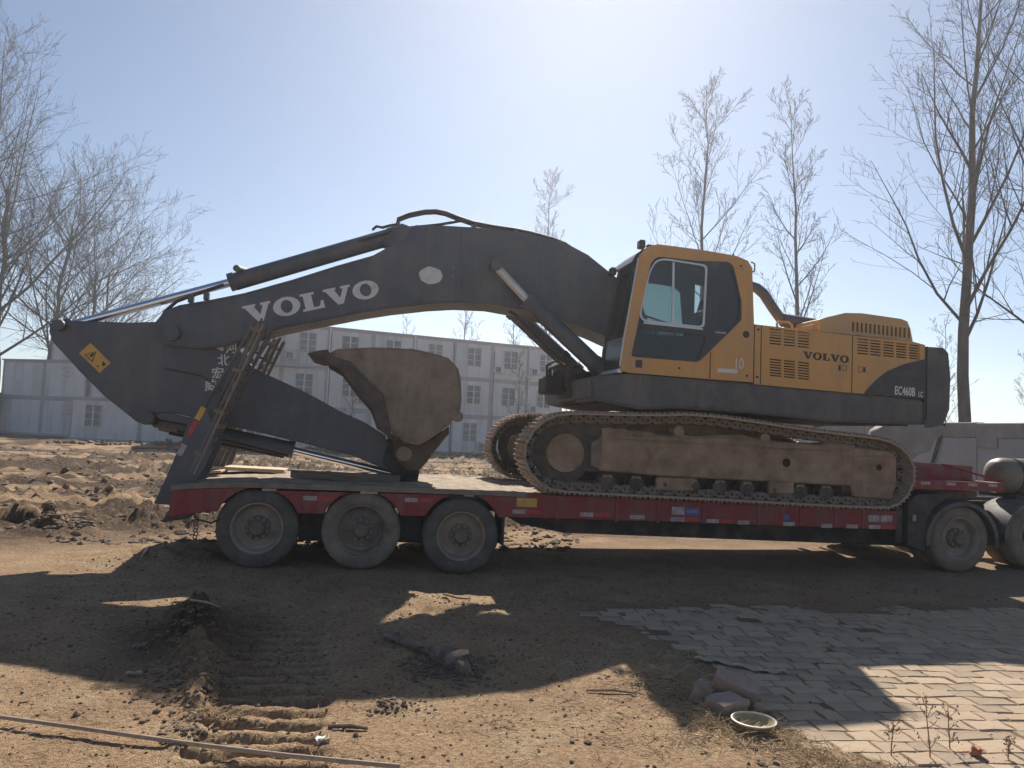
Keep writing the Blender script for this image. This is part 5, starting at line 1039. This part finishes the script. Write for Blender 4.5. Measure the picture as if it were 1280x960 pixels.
for k, (dx, dzz) in enumerate(((0,0),(.07,-.05),(.12,-.02),(.2,-.1))):
    MB().tube([(3.05+dx,1.2+.12*k,2.8+dzz),(2.85+dx,1.2+.12*k,2.95+dzz),(2.70+dx,1.22+.12*k,2.86+dzz),(2.72+dx,1.25+.12*k,2.62),(3.0+dx,1.3+.1*k,2.5)], .022, 8).obj('hydraulic_hose', M['hose'], ex)
for k in range(4): MB().box((2.95+.1*k,1.06,3.02-.11*k),(.12,.1,.1),Matrix.Rotation(.7,3,'Y')).obj('hose_clamp', M['underblack'], ex, bevel=.015)
# arm cylinder on top of the boom
cylinder('arm_cylinder', 'rod', (.35,1.5,4.72), (-1.95,1.5,3.815), .118, (-4.05,1.5,3.035), .062, eye=.10)
MB().prism([(.12,4.56),(.42,4.86),(.62,4.80),(.8,4.78),(.55,4.4)], 1.32, 1.68).obj('cylinder_lug', M['black'], boom, bevel=.01)
MB().tube([(-1.86,1.28,3.98),(-1.78,1.72,4.02)], .05, 10).obj('cylinder_clamp', M['black'], ex)
MB().tube([(-.0,1.42,4.74),(.06,1.42,4.80),(.15,1.42,4.79),(.25,1.42,4.83),(.37,1.42,4.86)], .022, 8).obj('oil_line', M['hose'], ex)
hp_ = [(p[0],1.42,p[1]) for p in S['hose_top']]
for dy in (0,.12): MB().tube([(x,y+dy,z) for x,y,z in hp_]+[(2.4,1.42+dy,4.925),(2.765,1.42+dy,4.86),(2.962,1.42+dy,4.80),(3.229,1.42+dy,4.64),(3.6,1.42+dy,4.40)], .026, 8).obj('hydraulic_hose', M['hose'], ex)
MB().tube([(-.2,1.35,4.55),(.5,1.35,4.80),(1.0,1.35,4.90),(1.3,1.38,4.99),(1.5,1.40,4.99)], .022, 8).obj('hydraulic_hose', M['hose'], ex)
for x, z in ((.37,4.86),(1.52,4.95),(2.16,4.90),(2.9,4.79)): MB().box((x,1.48,z-.02),(.06,.26,.1)).obj('hose_clamp', M['black'], boom, bevel=.01)
MB().tube([(-2.0,1.2,3.72),(-2.35,1.2,3.56),(-2.6,1.2,3.44),(-2.75,1.25,3.3),(-2.85,1.3,3.1)], .025, 8).obj('hydraulic_hose', M['hose'], ex)
for x, z in ((-2.42,3.49),(-2.22,3.54)): MB().box((x,1.22,z),(.07,.1,.12)).obj('hose_clamp', M['black'], boom, bevel=.01)
# ---- arm (stick)
AY0, AY1 = 1.22, 1.78
arm = MB().prism(S['arm'], AY0, AY1).obj('arm', M['black'], ex, bevel=.018, segs=2)
MB().tube([(-2.6,1.02,2.98),(-2.6,1.98,2.98)], .10, 18).obj('arm_pin', M['black'], ex)
MB().tube([(-2.86,1.14,1.82),(-2.86,1.86,1.82)], .085, 16).obj('cylinder_pin', M['dark'], arm)
MB().tube([(-4.05,1.12,3.0),(-4.05,1.88,3.0)], .075, 16).obj('cylinder_pin', M['black'], arm)
MB().tube([(-2.7,1.205,2.5),(-2.2,1.2,2.42),(-1.95,1.2,2.25),(-1.9,1.2,2.0)], .009, 6).obj('oil_line', M['hose'], arm)
stq = S['arm_stick']; sti = MB().plate(stq, [], AY0-.004, AY0).obj('warning_sticker', M['plateyel'], arm, smooth=0, label='yellow warning sticker with black triangle')
c0 = lerp(lerp(stq[0],stq[3],.5), lerp(stq[1],stq[2],.5), .36); dx_ = (stq[1][0]-stq[0][0])/math.dist(stq[0],stq[1]), (stq[1][1]-stq[0][1])/math.dist(stq[0],stq[1]); dy_ = (-dx_[1], dx_[0])
def SP(u, v): return (c0[0]+dx_[0]*u+dy_[0]*v, c0[1]+dx_[1]*u+dy_[1]*v)
tri = [SP(-.075,-.065),(SP(.075,-.065)),SP(0,.075)]; MB().plate(tri, [inset(tri,.78)], AY0-.006, AY0-.004).obj('triangle_mark', M['decalblack'], sti, smooth=0)
MB().plate([SP(-.02,-.03),SP(.02,-.03),SP(.012,.03),SP(-.012,.03)], [], AY0-.006, AY0-.004).obj('print_mark', M['decalblack'], sti, smooth=0)
for u, v, w_ in ((.16,.03,.05),(.175,.01,.035),(.15,-.05,.02)): MB().plate([SP(u,v-.012),SP(u+w_,v-.012),SP(u+w_,v+.012),SP(u,v+.012)], [], AY0-.006, AY0-.004).obj('print_mark', M['decalblack'], sti, smooth=0)
for chx, (x, z) in zip('\u6cb3\u5317\u5b8f\u5a01', S['arm_text'][:4]):
    t_ = link('lettering', text_mesh(chx, .17, 'lettering', M['decal'], bold=.003), arm, label='white painted character '+chx); face_xz(t_, x-.075, AY0-.003, z-.05, .12, 1.0, 1.0)
MB().plate([(-2.06,2.83),(-1.955,2.785),(-1.94,2.86)], [], AY0-.003, AY0).obj('paint_mark', M['decal'], arm, smooth=0)
# bucket cylinder under the arm, linkage
cylinder('bucket_cylinder', 'rod', (-2.74,1.5,1.755), (-.97,1.5,1.443), .112, (.60,1.5,1.12), .055, eye=.09)
MB().prism([(-2.80,1.86),(-2.62,1.90),(-1.9,1.76),(-2.0,1.70),(-2.7,1.80)], 1.18, 1.24).obj('cylinder_shield', M['black'], ex, bevel=.006)
MB().tube([(-2.5,1.3,1.64),(-1.8,1.3,1.53),(-1.0,1.3,1.36)], .02, 8).obj('oil_line', M['hose'], ex)
for y in (1.14, 1.82): MB().prism(S['bkt_link'], y, y+.05).obj('bucket_link', M['underblack'], ex, bevel=.008)
MB().prism([(.44,1.12),(.52,1.22),(.84,1.20),(.84,1.05),(.62,1.03)], 1.22, 1.80).obj('link_block', M['underblack'], ex, bevel=.02)
# ---- bucket
KY0, KY1 = .72, 2.30
bk = MB().prism(S['bkt_side'], KY0, KY0+.05).obj('bucket', M['bucket'], ex, bevel=.008)
MB().prism(S['bkt_side'], KY1-.05, KY1).obj('side_plate', M['bucket'], bk, bevel=.008)
sh_ = S['bkt_side'][0:13]; inn = []
for i, p in enumerate(sh_):
    a, b_ = sh_[max(i-1,0)], sh_[min(i+1,len(sh_)-1)]; tx, tz = b_[0]-a[0], b_[1]-a[1]; l = math.hypot(tx,tz); inn.append((p[0]+tz/l*.05, p[1]-tx/l*.05))
MB().prism(sh_+inn[::-1], KY0+.05, KY1-.05).obj('bucket_shell', M['bucket'], bk, smooth=50)
for y in (KY0-.03, KY1-.03): MB().prism(S['bkt_cut'], y, y+.06).obj('side_cutter', M['bucketdark'], bk, bevel=.01)
for y in (.98, 1.93): MB().prism(S['bkt_ear'], y, y+.09).obj('bucket_ear', M['bucketdark'], bk, bevel=.012)
MB().prism([(.36,1.62),(.62,1.60),(.80,1.56),(1.24,1.86),(1.26,1.78),(.98,1.40),(.84,1.22),(.55,1.32)], 1.09, 1.13).obj('bucket_ear', M['bucketdark'], bk, bevel=.01)
MB().lathe([(0,-.06),(.055,-.06),(.06,-.05),(.075,-.05),(.10,-.045),(.115,-.02),(.115,.02)], (.615,.98,1.464), 24).obj('pin_boss', M['bucket'], bk)
MB().tube([(.615,.96,1.464),(.615,2.05,1.464)], .065, 16).obj('bucket_pin', M['bucketdark'], bk)
MB().lathe([(0,-.02),(.05,-.02),(.075,0),(.075,.08)], (1.33,.74,2.02), 18).obj('pin_boss', M['bucket'], bk)
MB().prism(inset([(.30,2.0),(.42,1.86),(.60,1.66),(.80,1.63),(.95,1.72),(1.19,1.92),(1.20,2.1),(.9,1.95),(.6,1.95)],.97), KY0-.014, KY0+.002).obj('wear_plate', M['bucket'], bk, bevel=.004)
MB().tube([(x, KY0-.004, z) for x, z in inset(S['bkt_side'][1:10], .955)], .010, 6).obj('weld_seam', M['bucket'], bk)
for y in (KY0+.3,KY0+.75,KY0+1.2): MB().prism(sh_[3:10]+[(p[0]+(p[0]-.4)*.04, p[1]+(p[1]-2.2)*.05) for p in sh_[3:10]][::-1], y, y+.12).obj('wear_strip', M['bucket'], bk)
for k in range(5):
    y = KY0+.02+k*(KY1-KY0-.16)/4
    MB().prism([(-.50,2.86),(-.52,2.75),(-.62,2.735),(-.78,2.775),(-.78,2.79),(-.62,2.84)], y, y+.12).obj('tooth', M['bucketdark'], bk, bevel=.012)
MB().prism([(-.52,2.78),(-.40,2.865),(-.28,2.86),(-.34,2.80)], KY0+.02, KY1-.02).obj('cutting_edge', M['bucketdark'], bk, bevel=.01)
# ================================================================== SMALL THINGS ON THE GROUND
def gp(x, y, dz_=0.0): return Vector((x, y, hz(x,y)+dz_))
def rough_box(d, seed, amp=.006):
    rng = random.Random(seed); mb = MB(); n = 4; vs = {}; out = []
    bm = bmesh.new(); bmesh.ops.create_cube(bm, size=1); bmesh.ops.subdivide_edges(bm, edges=bm.edges, cuts=3, use_grid_fill=True)
    for v in bm.verts: v.co = Vector((v.co.x*d[0]+rng.uniform(-amp,amp), v.co.y*d[1]+rng.uniform(-amp,amp), v.co.z*d[2]+rng.uniform(-amp,amp)))
    mb.v = [tuple(v.co) for v in bm.verts]; bm.verts.index_update(); mb.f = [tuple(v.index for v in f.verts) for f in bm.faces]; bm.free(); return mb
def put(mb, name, m, loc, rot=(0,0,0), **kw):
    o = mb.obj(name, M[m], smooth=40, **kw); o.location = loc; o.rotation_euler = rot; return o
put(rough_box((.30,.13,.12), 1, .004), 'brick', 'brick', gp(2.68,-4.98,.13), (.35,.30,-.5), label='grey-brown brick tipped up on top of the others behind the bowl', cat='brick', group='loose bricks at the paving edge')
put(rough_box((.24,.17,.11), 2, .008), 'brick', 'brick', gp(2.52,-5.16,.045), (.1,-.05,.4), label='flat brick lying nearest the bowl, under the tipped one', cat='brick', group='loose bricks at the paving edge')
put(rough_box((.2,.14,.12), 3, .01), 'brick', 'brick', gp(2.50,-4.88,.05), (.2,.1,.9), label='half-hidden brick in the straw left of the tipped one', cat='brick', group='loose bricks at the paving edge')
# bowl: dished, thin walled
bw = thing('bowl', 'round rusty enamel bowl lying on the straw in front of the bricks', 'bowl', gp(2.57,-5.44,.0))
def lathe_z(prof, c, n=36):
    mb = MB(); c = Vector(c)
    for r, z in prof: mb.v += [tuple(c+Vector((r*math.cos(2*math.pi*k/n), r*math.sin(2*math.pi*k/n), z))) for k in range(n)]
    mb.f = [(i*n+k, i*n+(k+1)%n, (i+1)*n+(k+1)%n, (i+1)*n+k) for i in range(len(prof)-1) for k in range(n)]; return mb
bc = gp(2.57,-5.44,.012)
lathe_z([(0.0005,.0),(.07,.0),(.105,.02),(.13,.055),(.134,.055),(.109,.014),(.072,-.006),(.0005,-.006)], bc).obj('dish', M['bowl'], bw, smooth=50)
lathe_z([(.128,.053),(.134,.062),(.142,.06),(.142,.053),(.134,.05),(.128,.053)], bc).obj('rim', M['bowlrim'], bw, smooth=60)
# dug-up root
rt_ = thing('tree_root', 'dark gnarled dug-up root with pale broken end lying in the shade', 'root', gp(.62,-3.7))
rng = random.Random(8); spine = [(.30,-3.22),(.42,-3.35),(.54,-3.52),(.66,-3.68),(.74,-3.86),(.80,-4.02),(.86,-4.18)]
mb = MB(); sp2 = [lerp(spine[i],spine[i+1],k/3) for i in range(6) for k in range(3)]+[spine[-1]]; mb.tube([gp(x+rng.uniform(-.012,.012),y+rng.uniform(-.012,.012),.035+rng.uniform(-.008,.012)) for x,y in sp2], [float(np.interp(i,[0,3,6,9,12,15,18],[.02,.036,.042,.05,.075,.085,.05]))*rng.uniform(.85,1.2) for i in range(19)], 12)
for k in range(34):
    i = rng.choice((2,3,4,4,5,5,5,6,6)); s = gp(*spine[i],.04); d = Vector((rng.uniform(-1,1),rng.uniform(-1,1),rng.uniform(-.3,.35))).normalized(); l = rng.uniform(.06,.2)
    mb.tube([s, s+d*l*.5+Vector((0,0,.01)), s+d*l+Vector((rng.uniform(-.03,.03),rng.uniform(-.03,.03),-.02))], [.014,.008,.003], 5)
for v in range(len(mb.v)):
    x,y,z = mb.v[v]; mb.v[v] = (x+rng.uniform(-.009,.009), y+rng.uniform(-.009,.009), z+rng.uniform(-.009,.009))
mb.obj('bark', M['root'], rt_, smooth=60)
mb = MB(); mb.tube([gp(.80,-4.05,.10),gp(.86,-4.10,.14),gp(.90,-4.12,.15)], [.03,.026,.018], 8); mb.tube([gp(.82,-4.12,.07),gp(.85,-4.2,.085)], [.02,.016], 8); mb.obj('broken_end', M['rootwood'], rt_, label='pale splintered wood')
mb = MB(); rng = random.Random(18)
for k in range(90):
    i = rng.choice((3,4,4,5,5,6)); x, y = spine[i][0]+rng.gauss(0,.09), spine[i][1]+rng.gauss(0,.08); s = gp(x, y, .02+rng.random()*.05); d = Vector((rng.uniform(-1,1),rng.uniform(-1,1),rng.uniform(-.2,.5))).normalized()*rng.uniform(.03,.14); mb.tube([s, s+d*.5+Vector((0,0,.008)), s+d], [.003,.0022,.001], 3, cap=False)
mb.obj('rootlets', M['root'], rt_, smooth=0)
# long pole, bottom left
pl = MB(); pts = [(-2.35,-4.86),(-1.96,-5.0),(-1.55,-5.17),(-1.19,-5.32),(-.85,-5.455),(-.55,-5.565),(-.28,-5.665),(-.03,-5.75),(.3,-5.86)]
za, zb = hz(*pts[1]), hz(*pts[7]); ln_ = lambda x: za+(zb-za)*(x-pts[1][0])/(pts[7][0]-pts[1][0])
rise = max(hz(*lerp(pts[i],pts[i+1],k/6))-ln_(lerp(pts[i],pts[i+1],k/6)[0]) for i in range(8) for k in range(6))
pl.tube([Vector((x,y,ln_(x)+rise*.75+.01+.003*math.sin(3*x))) for x,y in pts], [.010,.012,.0125,.013,.0135,.0135,.0135,.014,.014], 8); pl.obj('wooden_pole', M['pole'], smooth=50, label='long thin wooden pole across the bottom left corner', cat='pole')
def stick(nm, lb, a, b, r, m='pole', dz_=.012):
    mid = ((a[0]+b[0])/2+.015, (a[1]+b[1])/2-.01); mb = MB(); mb.tube([gp(*a,dz_), gp(*mid,dz_+.008), gp(*b,dz_)], [r*.8,r,r*.6], 7); mb.obj(nm, M[m], smooth=50, label=lb, cat='stick')
stick('stick', 'short thick bark stick lying right of the crawler print', (-.10,-5.16), (.14,-5.22), .014, 'root')
stick('stick', 'pale straight lath on the earth left of the rear wheel', (-2.74,1.2), (-2.62,.42), .02, 'woodlight')
stick('stick', 'pale stick stuck in the dark berm', (-1.35,-3.05), (-1.15,-2.8), .010, 'straw', .09)
stick('stick', 'dark twig lying across the sunlit earth left of the straw bank', (1.70,-4.62), (2.02,-4.78), .009, 'weed')
stick('stick', 'dark twig in the sunlit patch ahead of the rear wheels', (.95,-1.80), (1.22,-1.98), .012, 'weed', .03)
put(rough_box((.10,.045,.012), 12, .008), 'bark_chip', 'straw', gp(-1.49,-4.10,.015), (.1,.05,.3), label='pale bark chip on the sunlit earth at left', cat='chip')
put(rough_box((.07,.05,.035), 13, .012), 'white_stone', 'bowlrim', gp(-.12,-5.38,.02), (0,0,.4), label='small pale stone beside the lowest print bars', cat='stone')
put(rough_box((.08,.06,.045), 14, .014), 'stone', 'rubrail', gp(-1.62,-3.45,.01), (0,0,.8), label='grey stone in the shade left of the berm', cat='stone')
put(rough_box((.07,.05,.06), 15, .01), 'brick_chip', 'brickred', gp(3.80,-5.90,.03), (.3,.2,.8), label='small reddish brick chip on the sunlit paving', cat='brick')
# plastic scrap
mb = MB(); rng = random.Random(6); L_ = []; n = 16
for i in range(n):
    t = i/(n-1); x, y = 2.86+.62*t, -3.9-.42*t+.05*math.sin(t*7); w = .012+.028*math.sin(t*math.pi)**.5*(1+.5*math.sin(9*t))
    L_ += [(x-.4*w, y-w, .012+.012*math.sin(i*1.9)), (x, y, .03+.01*math.sin(i*2.7)), (x+.4*w, y+w, .012+.012*math.cos(i*1.3))]
mb.v = L_+[(x,y,z-.004) for x,y,z in L_]; o_ = 3*n
for i in range(n-1):
    for k in (0,1):
        a = i*3+k; mb.f += [(a,a+3,a+4,a+1), (a+o_,a+1+o_,a+4+o_,a+3+o_)]
mb.obj('plastic_scrap', M['plastic'], smooth=60, label='torn strip of pale plastic sheet on the shaded paving', cat='plastic scrap')
# dead weeds on the right
def weed(x, y, h, seed, lb):
    rng = random.Random(seed); r = thing('dead_weed', lb, 'weed', gp(x,y), 'dead weeds on the paving'); st_ = MB(); hd_ = MB(); b = gp(x,y); p = [b]; d = Vector((rng.uniform(-.1,.1),rng.uniform(-.1,.1),1))
    for i in range(6): p.append(p[-1]+(d+Vector((rng.uniform(-.1,.1),rng.uniform(-.1,.1),0)))*h/6)
    st_.tube(p, [.0045,.0042,.004,.0036,.003,.0025,.002], 5)
    for k in range(9):
        i = rng.randint(1,5); a = rng.uniform(0,6.28); l = h*rng.uniform(.15,.35); q = p[i]+Vector((math.cos(a)*l*.6, math.sin(a)*l*.6, l*.7)); st_.tube([p[i], p[i].lerp(q,.5)+Vector((0,0,-.01)), q], [.0025,.002,.0015], 4)
        for j in range(5):
            c = q+Vector((rng.uniform(-.018,.018),rng.uniform(-.018,.018),rng.uniform(-.03,.02))); s_ = rng.uniform(.006,.014); n_ = Vector((rng.uniform(-1,1),rng.uniform(-1,1),rng.uniform(-1,1))).normalized(); u = n_.orthogonal().normalized(); w = n_.cross(u); hd_.add([c+u*s_,c+w*s_*.5,c-u*s_,c-w*s_*.5], [(0,1,2,3)])
    for j in range(14):
        c = p[-1]+Vector((rng.uniform(-.012,.012),rng.uniform(-.012,.012),rng.uniform(-.09,.01))); s_ = rng.uniform(.006,.013); n_ = Vector((rng.uniform(-1,1),rng.uniform(-1,1),rng.uniform(-1,1))).normalized(); u = n_.orthogonal().normalized(); w = n_.cross(u); hd_.add([c+u*s_,c+w*s_*.5,c-u*s_,c-w*s_*.5], [(0,1,2,3)])
    st_.obj('stem', M['weed'], r); hd_.obj('seed_heads', M['weed'], r, smooth=0)
weed(3.48,-5.90,.36,1,'tallest dry brown weed standing up from the paving at lower right'); weed(3.26,-5.84,.2,2,'short dry weed left of the tallest one'); weed(3.72,-5.78,.24,3,'dry weed right of the tallest one'); weed(3.98,-5.95,.14,4,'tiny dry weed at the right frame edge')
# straw, tufts, clods: nobody could count them
def scatter_straw():
    rng = random.Random(77); mb = MB()
    def stem(x, y, l, a, lift, r):
        d = Vector((math.cos(a), math.sin(a), 0)); p = gp(x,y,.004); c = rng.uniform(-.25,.25); s = Vector((-d.y,d.x,0))
        mb.tube([p, p+d*l*.5+s*c*l*.4+Vector((0,0,lift*.7)), p+d*l+Vector((0,0,lift*rng.uniform(.2,1.3)))], [r,r*.9,r*.4], 3, cap=False)
    for k in range(2600):     # straw bank along the paving edge
        y = rng.uniform(-6.6,-3.6); e = float(np.interp(y, PAVE_EDGE[0], PAVE_EDGE[1])); x = e-.05+rng.gauss(0,.17)
        stem(x, y, rng.uniform(.04,.16), rng.uniform(0,6.28), rng.uniform(0,.05), rng.uniform(.0012,.0028))
    for k in range(1500):     # litter over the near earth
        x, y = rng.uniform(-2.2,2.6), rng.uniform(-6.3,-2.0)
        if rng.random() < .5 and y > -4: continue
        stem(x, y, rng.uniform(.03,.12), rng.uniform(0,6.28), rng.uniform(0,.02), rng.uniform(.001,.0024))
    for cx, cy, n, rr in ((-.80,-4.98,130,.12),(-1.15,-1.75,60,.16),(.32,-2.0,30,.2),(2.25,-4.5,300,.22),(1.6,-5.05,60,.3),(-.05,-5.6,60,.2),(2.0,-5.5,120,.35),(1.0,-5.3,50,.35),(2.42,-4.8,260,.16),(2.35,-5.3,200,.2)):
        for k in range(n):
            stem(cx+rng.gauss(0,rr*.6), cy+rng.gauss(0,rr*.45), rng.uniform(.04,.15), rng.uniform(0,6.28), abs(rng.gauss(0,.03)), rng.uniform(.0012,.0026))
    mb.obj('straw_litter', M['straw'], smooth=0, kind='stuff', label='dry straw and grass stalks strewn over the near earth')
scatter_straw()
def scatter_clods():
    rng = random.Random(99); bm = bmesh.new(); bmesh.ops.create_icosphere(bm, subdivisions=1, radius=1); bm.verts.index_update(); V0 = [v.co.copy() for v in bm.verts]; F0_ = [tuple(v.index for v in f.verts) for f in bm.faces]; bm.free(); mb = MB()
    def clod(x, y, s, sink=.25):
        z = hz(x,y); sc = Vector((s*rng.uniform(.7,1.4), s*rng.uniform(.7,1.4), s*rng.uniform(.5,.9))); a = rng.uniform(0,6.28); ca, sa = math.cos(a), math.sin(a); o = len(mb.v)
        for v in V0:
            k = rng.uniform(.72,1.22); q = Vector((v.x*sc.x, v.y*sc.y, v.z*sc.z))*k; mb.v.append((x+q.x*ca-q.y*sa, y+q.x*sa+q.y*ca, z+q.z+sc.z*sink))
        mb.f += [tuple(i+o for i in f) for f in F0_]
    for k in range(750):
        y = rng.uniform(-5.4,-2.2); bx_ = float(np.interp(y, [-5.6,-4.85,-3.84,-2.9,-2.3], [-0.86,-0.9,-1.12,-1.3,-1.5])); clod(bx_+rng.gauss(0,.13+.04*(y+5.4)), y, rng.uniform(.006,.026))
    for k in range(5200): clod(rng.uniform(-3.2,2.5), rng.uniform(-6.3,.6), abs(rng.gauss(0,.006))+.0025)
    for k in range(900): clod(rng.uniform(2.3,7), rng.uniform(-6.2,-1.8), abs(rng.gauss(0,.005))+.002)
    for k in range(420): clod(rng.gauss(.78,.16), rng.gauss(-4.0,.18), rng.uniform(.006,.026))
    for k in range(90): clod(rng.gauss(.30,.1), rng.gauss(-4.86,.07), rng.uniform(.004,.018))
    for k in range(700): clod(rng.uniform(2.0,8.0), rng.uniform(-2.4,1.5), abs(rng.gauss(0,.009))+.004)
    for k in range(5000):
        y = 1.8+30*rng.random()**1.5; x = rng.uniform(-3-y*.62, 3+y*.3); clod(x, y, (rng.random()**3.5*.085+.012)*(1+.025*y), -.15)
    for k in range(160):
        clod(rng.gauss(-4.6,.25), rng.gauss(3.0,.2), rng.uniform(.02,.06))
    mb.obj('earth_clods', M['clod'], smooth=0, kind='stuff', label='loose earth clods and crumbs over the yard')
scatter_clods()
# rubble strip along the foot of the far buildings
def rubble():
    rng = random.Random(15); mb = MB()
    for k in range(500):
        t = rng.random(); x = -17+32*t; y = 38.4+8.5*t-rng.uniform(.3,1.6); s = rng.uniform(.06,.25); v = MB().box((x,y,hz(x,y)+s*.2),(s*rng.uniform(.8,2),s,s*.7),Matrix.Rotation(rng.uniform(0,3),3,Vector((rng.random(),rng.random(),1)).normalized())); mb.add(v.v, v.f)
    mb.obj('rubble', M['clod'], smooth=0, kind='stuff', label='dark rubble along the foot of the container building')
rubble()
# ================================================================== HAZE
hzb = MB().bb(-330,330,-330,330,-1.6,36.0).mesh('haze', M['wall'], smooth=0); hzb.materials.clear()
hm = bpy.data.materials.new('haze_air'); hm.use_nodes = True; hn = hm.node_tree; hn.nodes.clear()
ho = N(hn,'ShaderNodeOutputMaterial'); hv = N(hn,'ShaderNodeVolumePrincipled'); hv.inputs['Color'].default_value = (.93,.95,1.0,1); hv.inputs['Density'].default_value = HAZE_DENSITY; hv.inputs['Anisotropy'].default_value = HAZE_G
hn.links.new(hv.outputs[0], ho.inputs['Volume']); hzb.materials.append(hm)
link('haze', hzb, kind='stuff', label='thin winter haze in the air')
